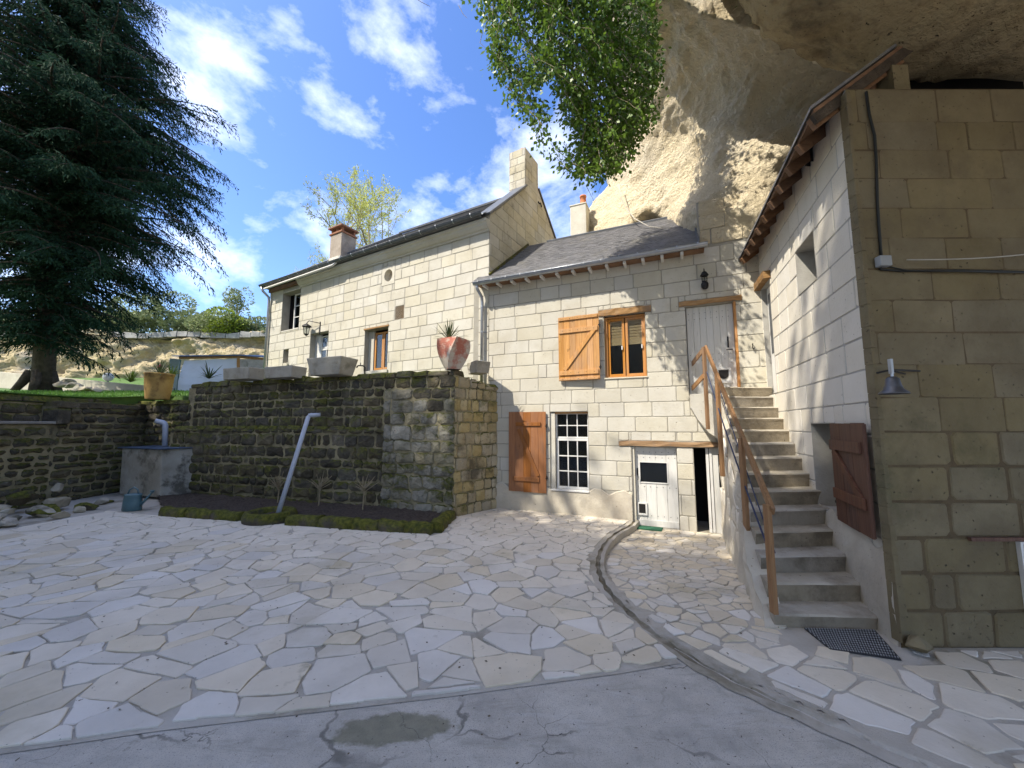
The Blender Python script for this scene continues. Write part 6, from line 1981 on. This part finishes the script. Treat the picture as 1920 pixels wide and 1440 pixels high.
def conifer(label, bx, by, bz, prof, n_limb, seed, dens=1.0, name='conifer_tree', group=None):
    g = np.random.default_rng(seed)
    T_ = thing(name, label, 'tree', (bx, by, bz), group)
    zt = prof[-1][0]
    pz, pr_ = [p[0] for p in prof], [p[1] for p in prof]
    tr = MB()
    hts = np.linspace(bz - 0.3, zt, 14)
    tr.tube([(bx + 0.15 * math.sin(h * 0.4), by + 0.1 * math.cos(h * 0.5), h) for h in hts], 0.38, 12, 0.05)
    for k in range(5):
        a = k * 1.25 + 0.3
        tr.tube([(bx + 0.30 * math.cos(a), by + 0.30 * math.sin(a), bz + 0.7), (bx + 0.5 * math.cos(a), by + 0.5 * math.sin(a), bz + 0.2), (bx + 0.7 * math.cos(a), by + 0.7 * math.sin(a), bz - 0.2)], 0.2, 8, 0.12)
    tr.build('trunk', M['bark'], T_, True)
    limbs = MB()
    PP, DD, SS, LL, WW = [], [], [], [], []
    for i in range(n_limb):
        h = pz[0] + (zt - pz[0]) * ((i + g.random()) / n_limb) ** 0.95
        R = np.interp(h, pz, pr_) * g.uniform(0.72, 1.08)
        if R < 0.3: R = 0.3
        az = i * 2.399 + g.uniform(-0.8, 0.8)
        dv = np.array([math.cos(az), math.sin(az), 0])
        sd = np.array([-dv[1], dv[0], 0])
        rise, drop = g.uniform(-0.08, 0.38), g.uniform(0.15, 0.55)
        steps = max(4, int(R / 0.22))
        pts = []
        for s in range(steps + 1):
            t = s / steps
            pts.append(np.array([bx, by, h]) + dv * R * t + sd * 0.12 * R * math.sin(t * 2 + i) + np.array([0, 0, R * (rise * t - drop * t * t)]))
        limbs.tube([tuple(p) for p in pts[::2]] if steps > 6 else [tuple(p) for p in pts], 0.03 + 0.012 * R, 5, 0.008, False)
        for s in range(1, steps + 1):
            t = s / steps
            p = pts[s]
            tang = pts[s] - pts[s - 1]
            tang /= np.linalg.norm(tang)
            bl = (0.35 + 0.5 * R / 7) * (1.15 - 0.75 * t) * 1.6
            for sg in (-1, 1):
                nbr = int(g.integers(1, 3))
                for _ in range(nbr):
                    d = tang * g.uniform(0.5, 1.0) + sd * sg * g.uniform(0.5, 1.0) + np.array([0, 0, g.uniform(-0.45, 0.12)])
                    d /= np.linalg.norm(d)
                    l = bl * g.uniform(0.5, 1.1)
                    m = max(4, int(l / 0.055 * dens))
                    tt = np.linspace(0.05, 1, m)
                    base = p + d * (l * tt)[:, None] + np.array([0, 0, -0.55 * l]) * (tt ** 2)[:, None] + g.normal(0, 0.015, (m, 3))
                    dirs = d * 0.8 + g.normal(0, 0.45, (m, 3)) + np.array([0, 0, -0.6])
                    PP.append(base)
                    DD.append(unitv(dirs))
                    LL.append(g.uniform(0.14, 0.38, m) * (1 - 0.3 * tt))
                    WW.append(g.uniform(0.028, 0.066, m))
    limbs.build('limbs', M['bark'], T_, True)
    P, D, L, W = np.concatenate(PP), np.concatenate(DD), np.concatenate(LL), np.concatenate(WW)
    # finer sprays only where the photograph can see them
    S = unitv(np.cross(D, g.normal(0, 1, D.shape)))
    V, F = leaf_quads(P, D, S, L, W)
    tag(mesh('crown', V, F, M['conifer'], T_), kind='stuff')
    return len(P)

tb_ = at(75, 727, 17.0)
n1_ = conifer('huge dark drooping conifer growing on the lawn, its branches filling the upper left sky', tb_.x, tb_.y, tb_.z,
              [(5.6, 2.4), (7.0, 2.9), (8.6, 3.5), (10.5, 4.5), (12.2, 5.4), (15.4, 6.0), (18, 5.6), (19.5, 4.6), (21, 3.8), (25, 2.2), (28, 0.4)], 620, 4, 0.8, 'conifer_tree')
print('needles', n1_)

# ivy hanging from the lip of the rock
g = np.random.default_rng(12)
ivy_root = Vector((1.6, 7.6, 9.5))
IV = thing('hanging_ivy', 'bright green ivy hanging in a thick curtain from the rock against the sky', 'ivy', ivy_root)
strands = MB()
out_px = [(800, -60), (905, 20), (925, 110), (960, 195), (1010, 272), (1060, 318), (1110, 335), (1160, 320), (1195, 265), (1228, 200), (1232, 100), (1225, 20), (1215, -60)]
PP, DD, LL, WW = [], [], [], []
clumps = []
out_arr = out_px
tries = 0
n_str = 0
while n_str < 580 and tries < 9000:
    tries += 1
    x, y = g.uniform(870, 1228), g.uniform(-170, 330)
    if y > 0 and not inside(out_px, x, y): continue
    if y <= 0 and x < 905 + 0.1 * y and g.random() > 0.25: continue
    Y = 6.9 + g.uniform(-0.6, 0.6) + 0.8 * sstep(1000, 1230, x)
    p = at(x, y, Y)
    n_str += 1
    L_ = g.uniform(0.5, 1.9)
    pts = [p]
    q = p.copy()
    drift = Vector((g.uniform(-0.03, 0.12), g.uniform(-0.05, 0.05), 0))
    while (p.z - q.z) < L_:
        q = q + Vector((drift.x + g.normal(0, 0.03), drift.y + g.normal(0, 0.03), -0.11))
        u_, v_ = proj(q)
        if v_ > 0 and not inside(out_px, u_, v_): break
        if noise.noise(Vector((u_ * 0.014, v_ * 0.014, 4.0))) < -0.38 and u_ < 1130: break
        pts.append(q.copy())
        m = int(g.integers(5, 11))
        r = g.uniform(0.04, 0.12)
        base = np.array(q) + g.normal(0, 1, (m, 3)) * np.array([r, r, r])
        PP.append(base)
        d = (base - np.array(q)) / (r + 1e-6) * 0.5 + g.normal(0, 0.35, (m, 3)) + np.array([-0.1, -0.2, -0.75])
        DD.append(unitv(d))
        sc_ = g.uniform(0.7, 1.25)
        LL.append(g.uniform(0.05, 0.12, m) * sc_)
        WW.append(g.uniform(0.035, 0.09, m) * sc_)
        clumps.append((u_, v_, q.y))
    if len(pts) > 2: strands.tube(pts, 0.006, 4, 0.004, False)
P, D, L, W = np.concatenate(PP), np.concatenate(DD), np.concatenate(LL), np.concatenate(WW)
S = unitv(np.cross(D, g.normal(0, 1, D.shape)))
V, F = leaf_quads(P, D, S, L, W)
tag(mesh('leaves', V, F, M['ivy'], IV), kind='stuff')
for (pts) in ([(1215, -40), (1150, 30), (1080, 110), (1030, 180)], [(1225, 60), (1170, 140), (1130, 220)], [(1200, -60), (1080, -20), (980, 40), (940, 90)], [(1220, 150), (1190, 230), (1160, 300)]):
    strands.tube([at(a, b, 7.35) for a, b in pts], 0.03, 6, 0.01)
for (pts) in ([(860, 10), (868, 26), (876, 34)], [(915, 0), (930, 40), (945, 95)], [(775, -6), (790, 4), (806, 12)], [(905, 60), (900, 80), (915, 95)], [(1100, 350), (1115, 380), (1128, 345)], [(1160, 300), (1130, 320), (1105, 330)]):
    strands.tube([at(a, b, 7.2) for a, b in pts], 0.008, 4, 0.004)
tag(strands.build('stems', M['twig'], IV), kind='stuff')
# the loose hanging cable on the rock
cp2 = [at(1160, 345, 11.4), at(1165, 372, 11.0), at(1175, 392, 10.7), at(1190, 410, 10.3), at(1215, 424, 9.9), at(1250, 430, 9.6)]
tag(MB().tube(cp2, 0.013, 6).build('rock_cable', M['cord'], smooth=True), 'pale cable sagging down the rock face to the slate roof', 'cable')

# budding tree behind the long house
def bud_tree(label, base, H, seed):
    r = random.Random(seed)
    T_ = thing('budding_tree', label, 'tree', base)
    wood = MB()
    tips = []
    def grow(p, d, L, rad, lev):
        pts = [p]
        q = p
        dd = d.copy()
        for k in range(4):
            dd = (dd + Vector((r.uniform(-0.16, 0.16), r.uniform(-0.16, 0.16), r.uniform(-0.02, 0.1)))).normalized()
            q = q + dd * L / 4
            pts.append(q)
            if lev >= 2: tips.append((q, dd))
        wood.tube(pts, rad, 6 if lev < 2 else 4, rad * 0.55, False)
        if lev < 5:
            for k in range(4 if lev < 2 else 3):
                a = r.uniform(0, 6.28)
                s = dd.orthogonal().normalized()
                s2 = dd.cross(s)
                nd = (dd * r.uniform(0.6, 1.0) + (s * math.cos(a) + s2 * math.sin(a)) * r.uniform(0.5, 0.9)).normalized()
                grow(pts[r.randint(2, 4)], nd, L * r.uniform(0.58, 0.78), rad * 0.5, lev + 1)
    grow(Vector(base), Vector((0.03, 0, 1)), H * 0.36, 0.3, 0)
    wood.build('trunk_and_branches', M['twig'], T_)
    g = np.random.default_rng(seed)
    idx = g.integers(0, len(tips), 24000)
    P = np.array([list(tips[i][0]) for i in idx]) + g.normal(0, 0.10, (24000, 3))
    D = unitv(np.array([list(tips[i][1]) for i in idx]) + g.normal(0, 0.5, (24000, 3)))
    S = unitv(np.cross(D, g.normal(0, 1, D.shape)))
    V, F = leaf_quads(P, D, S, g.uniform(0.09, 0.2, 24000), g.uniform(0.035, 0.07, 24000))
    tag(mesh('crown', V, F, M['bud'], T_), kind='stuff')
tbase = at(645, 600, 25)
bud_tree('leafless spring tree with yellow green buds behind the long house chimney', (tbase.x, tbase.y, 4.6), 15.0, 14)

# ------------------------------------------------------------------ beyond the garden: cliff, hedge, shed
rb = random.Random(88)
g = np.random.default_rng(3)
cols, rws = 22, 5
grid = []
for j in range(rws):
    rw_ = []
    for i in range(cols):
        x = -66 + 60 * i / (cols - 1)
        ytop = 38
        z = 5.4 + (6.0 + 0.45 * math.sin(i)) * j / (rws - 1)
        rw_.append(Vector((x, ytop + 0.6 * math.sin(i * 1.7 + j) + 0.4 * j, z)))
    grid.append(rw_)
BC = rock_patch('back_cliff', grid, M['cliff'], 12, 0.9, 21.0)
tag(BC, kind='structure')
bt = grid_sheet('plateau_ground', [(-80, 39.2), (-3, 39.2), (-3, 80), (-80, 80)], 2.0, lambda x, y: 11.3 + 0.04 * (y - 39), M['turf'])
tag(bt, kind='structure')
CW = thing('cliff_parapet', 'weathered grey stone course along the top of the far yellow cliff', 'wall', (-32, 39.4, 11.2))
FB = Fr((-64, 39.5), (1, 0.0))
x = 0.0
while x < 54:
    L = rb.uniform(0.8, 1.6)
    z = 11.15 + 0.1 * math.sin(x * 0.7)
    MB().corners([FB.pt(x + 0.01, 0.35 + rb.uniform(-.05, .05), z), FB.pt(x + L - 0.01, 0.35 + rb.uniform(-.05, .05), z), FB.pt(x + L - 0.01, -0.3, z), FB.pt(x + 0.01, -0.3, z), FB.pt(x + 0.03, 0.3, z + rb.uniform(0.45, 0.7)), FB.pt(x + L - 0.03, 0.3, z + rb.uniform(0.45, 0.7)), FB.pt(x + L - 0.03, -0.3, z + 0.6), FB.pt(x + 0.03, -0.3, z + 0.6)]).build('parapet_stone', M['capstone'], CW, bevel=0.04)
    x += L

def bush(name, label, c, rx, ry, rz, n_, mat, group=None, lsize=(0.12, 0.26), seed=0, cat='bush'):
    g = np.random.default_rng(seed)
    T_ = thing(name, label, cat, (c[0], c[1], c[2] - rz), group)
    P = []
    lob = [(g.normal(0, 0.5, 3) * np.array([rx, ry, rz * 0.7]), g.uniform(0.35, 0.65)) for _ in range(9)]
    k = n_ // len(lob)
    DD = []
    for (o_, s) in lob:
        d = unitv(g.normal(0, 1, (k, 3)))
        rad = g.uniform(0.72, 1.05, k) ** 0.5
        P.append(np.array(c) + o_ + d * rad[:, None] * np.array([rx, ry, rz]) * s)
        DD.append(unitv(d + g.normal(0, 0.5, (k, 3)) + np.array([0, 0, 0.3])))
    P, D = np.concatenate(P), np.concatenate(DD)
    keep = P[:, 2] > c[2] - rz
    P, D = P[keep], D[keep]
    S = unitv(np.cross(D, g.normal(0, 1, D.shape)))
    m = len(P)
    V, F = leaf_quads(P, D, S, g.uniform(*lsize, m), g.uniform(lsize[0] * 0.5, lsize[1] * 0.5, m))
    tag(mesh('foliage', V, F, mat, T_), kind='stuff')
    st = MB()
    for q in range(6):
        a = q * 1.05
        st.tube([(c[0], c[1], c[2] - rz - 0.1), (c[0] + 0.4 * rx * math.cos(a), c[1] + 0.4 * ry * math.sin(a), c[2]), (c[0] + 0.6 * rx * math.cos(a), c[1] + 0.6 * ry * math.sin(a), c[2] + rz * 0.4)], 0.05, 5, 0.015)
    st.build('stems', M['twig'], T_)
hd = [(150, 600, 26.5, 2.6, 2.0, 1.5, 'bush'), (235, 592, 26, 2.4, 1.8, 1.7, 'bush'), (320, 592, 26.2, 2.3, 1.8, 1.9, 'bush'), (385, 605, 26, 1.9, 1.6, 1.4, 'bush'), (432, 607, 25.8, 1.6, 1.4, 1.3, 'bush_lime'), (480, 607, 26, 1.8, 1.6, 1.3, 'bush'), (60, 610, 26.5, 3.0, 2.0, 1.6, 'bush')]
names = ['grey green bush on the far cliff, just right of the conifer trunk line', 'olive bush on the far cliff top behind the conifer branches', 'largest rounded grey green bush on the far cliff top', 'lower bush on the far cliff between the rounded bush and the lime one', 'lime green bush on the far cliff above the white sheet', 'bush on the far cliff beside the long house downpipe', 'bush on the far cliff behind the conifer trunk']
for i, (x, y, Y, rx, ry, rz, mt) in enumerate(hd):
    k = 1.6
    Y *= k
    rx, ry, rz = rx * k, ry * k, rz * k * 0.68
    y += 14
    c = at(x, y, Y)
    bush('cliff_bush', names[i], (c.x, Y, c.z), rx, ry, rz, 6500, M[mt], 'bushes along the top of the far cliff', seed=30 + i, lsize=(0.2, 0.42))
c = at(445, 572, 42)
bush('young_conifer', 'small pointed dark shrub rising above the far hedge against the sky', (c.x, c.y, c.z), 1.1, 1.1, 1.8, 1500, M['bush'], None, (0.16, 0.36), 61, 'shrub')
# hillside behind, closing the view below the sky
def hill(x, y):
    return 8.0 + 0.03 * (y - 30)
# shed with its white sheet
sh0 = at(318, 737, 19.0)
SH = thing('garden_shed', 'low shed with teal side, orange timber edge and white sheet front', 'shed', (sh0.x + 2, 19, sh0.z))
A_, B_, C__, D__ = at(319, 738, 19.0), at(322, 672, 19.0), at(338, 672, 19.4), at(336, 738, 19.4)
def slab(pts, th, name, mat, parent):
    n_ = (Vector(pts[1]) - Vector(pts[0])).cross(Vector(pts[2]) - Vector(pts[0])).normalized() * th
    k = len(pts)
    vs = [Vector(p) for p in pts] + [Vector(p) + n_ for p in pts]
    fs = [tuple(range(k))[::-1], tuple(range(k, 2 * k))] + [(i, (i + 1) % k, k + (i + 1) % k, k + i) for i in range(k)]
    return mesh(name, vs, fs, mat, parent)
slab([at(318, 738, 19.0), at(332, 738, 18.6), at(340, 674, 18.6), at(320, 672, 19.0)], 0.04, 'side_panel', M['teal'], SH)
ws = MB()
nn = 14
tl, tr_, br, bl_ = at(345, 676, 18.7), at(446, 672, 19.4), at(446, 745, 19.4), at(327, 742, 18.2)
rows_ = []
for j in range(nn + 1):
    for i in range(nn + 1):
        p = tl.lerp(tr_, i / nn).lerp(bl_.lerp(br, i / nn), j / nn)
        p = p + Vector((0, -1, 0)) * 0.10 * noise.fractal(Vector((p.x * 1.5, p.z * 1.5, 3)), 0.9, 2, 3)
        ws.v.append(p)
for j in range(nn):
    for i in range(nn):
        a = j * (nn + 1) + i
        ws.f.append((a, a + nn + 1, a + nn + 2, a + 1))
ws.build('white_sheet', M['tarp_white'], SH, True)
MB().beam(at(336, 671, 18.6), at(446, 669, 19.4), 0.08, 0.12).beam(at(446, 669, 19.4), at(512, 675, 20.2), 0.08, 0.12).build('timber_edge', M['wood_orange'], SH)
MB().beam(at(447, 672, 19.4), at(447, 745, 19.4), 0.1, 0.1, up=(0, 1, 0)).build('timber_post', M['wood_orange'], SH)
slab([at(448, 745, 19.45), at(515, 745, 20.2), at(515, 676, 20.2), at(448, 673, 19.45)], 0.04, 'grey_panel', M['cement'], SH)
slab([at(336, 669, 18.5), at(448, 667, 19.3), at(515, 672, 20.1), at(515, 668, 23.5), at(322, 668, 22.0)], 0.06, 'roof', M['tarp_blue'], SH)
# low border wall and pale path behind the lawn
bw = MB()
pa_, pb_ = at(0, 697, 21), at(330, 728, 18.8)
bw.corners([pa_ - Vector((0, 0.15, 0.9)), pb_ - Vector((0, 0.15, 0.6)), pb_ - Vector((0, -0.15, 0.6)), pa_ - Vector((0, -0.15, 0.9)), pa_ - Vector((0, 0.15, 0)), pb_ - Vector((0, 0.15, 0)), pb_ + Vector((0, 0.15, 0)), pa_ + Vector((0, 0.15, 0))])
o = bw.build('border_wall', M['plinth'], bevel=0.02)
tag(o, 'long low pale border wall behind the lawn and conifer trunk', 'wall')
GL = thing('globe_lamp', 'round white globe garden lamp beside the border wall', 'lamp', at(203, 722, 19.9))
gl = at(203, 707, 19.9)
MB().lathe([(0.05, -0.22)] + [(0.22 * math.cos(a), 0.22 * math.sin(a)) for a in np.linspace(-1.4, 1.5, 10)], gl, 16).build('globe', M['globe'], GL, True)
MB().tube([gl - Vector((0, 0, 0.8)), gl - Vector((0, 0, 0.2))], 0.04, 8).build('stem', M['iron'], GL)
gpos = at(365, 700, 12.3)
# lawn blades along the visible edge
n_ = 16000
X = g.uniform(-21, -10.2, n_)
Yv = g.uniform(9.0, 16.5, n_)
keep = (X < -12.8) | (Yv > 12.9)
X, Yv = X[keep], Yv[keep]
Z = np.array([up_ground(a, b) for a, b in zip(X, Yv)]) - 0.02
P = np.stack([X, Yv, Z], 1)
D = unitv(np.stack([g.normal(0, 0.3, len(X)), g.normal(0, 0.3, len(X)), np.ones(len(X))], 1))
S = unitv(np.cross(D, g.normal(0, 1, D.shape)))
V, F = leaf_quads(P, D, S, g.uniform(0.05, 0.12, len(X)), g.uniform(0.012, 0.025, len(X)))
tag(mesh('lawn_grass', V, F, M['grass']), 'short bright green lawn grass below the conifer', 'grass', kind='stuff')
for i, (x, y, Y, r) in enumerate([(118, 722, 15.5, 0.3), (137, 722, 15.2, 0.36), (150, 728, 15.0, 0.26), (163, 730, 15.0, 0.22), (182, 731, 15.2, 0.28), (128, 717, 16, 0.3)]):
    c = at(x, y, Y)
    o = boulder('garden_rock', (c.x, c.y, c.z), r, M['loose'], rb)
    tag(o, 'yellowish rock in the row bordering the far side of the lawn', 'rock', 'rocks bordering the lawn')
for i, (x, y, Y, mt, lb) in enumerate([(246, 705, 18.5, 'bush_lime', 'strap leaved green clump left of the clay pot'), (322, 697, 17.5, 'bush_lime', 'lime green clump right behind the clay pot')]):
    c = at(x, y, Y)
    T_ = thing('garden_clump', lb, 'plant', c)
    blade_plant('leaves', c - Vector((0, 0, 0.3)), 60, 0.8, 0.03, (0.4, 1.4), M[mt], T_, rg, 0.8)
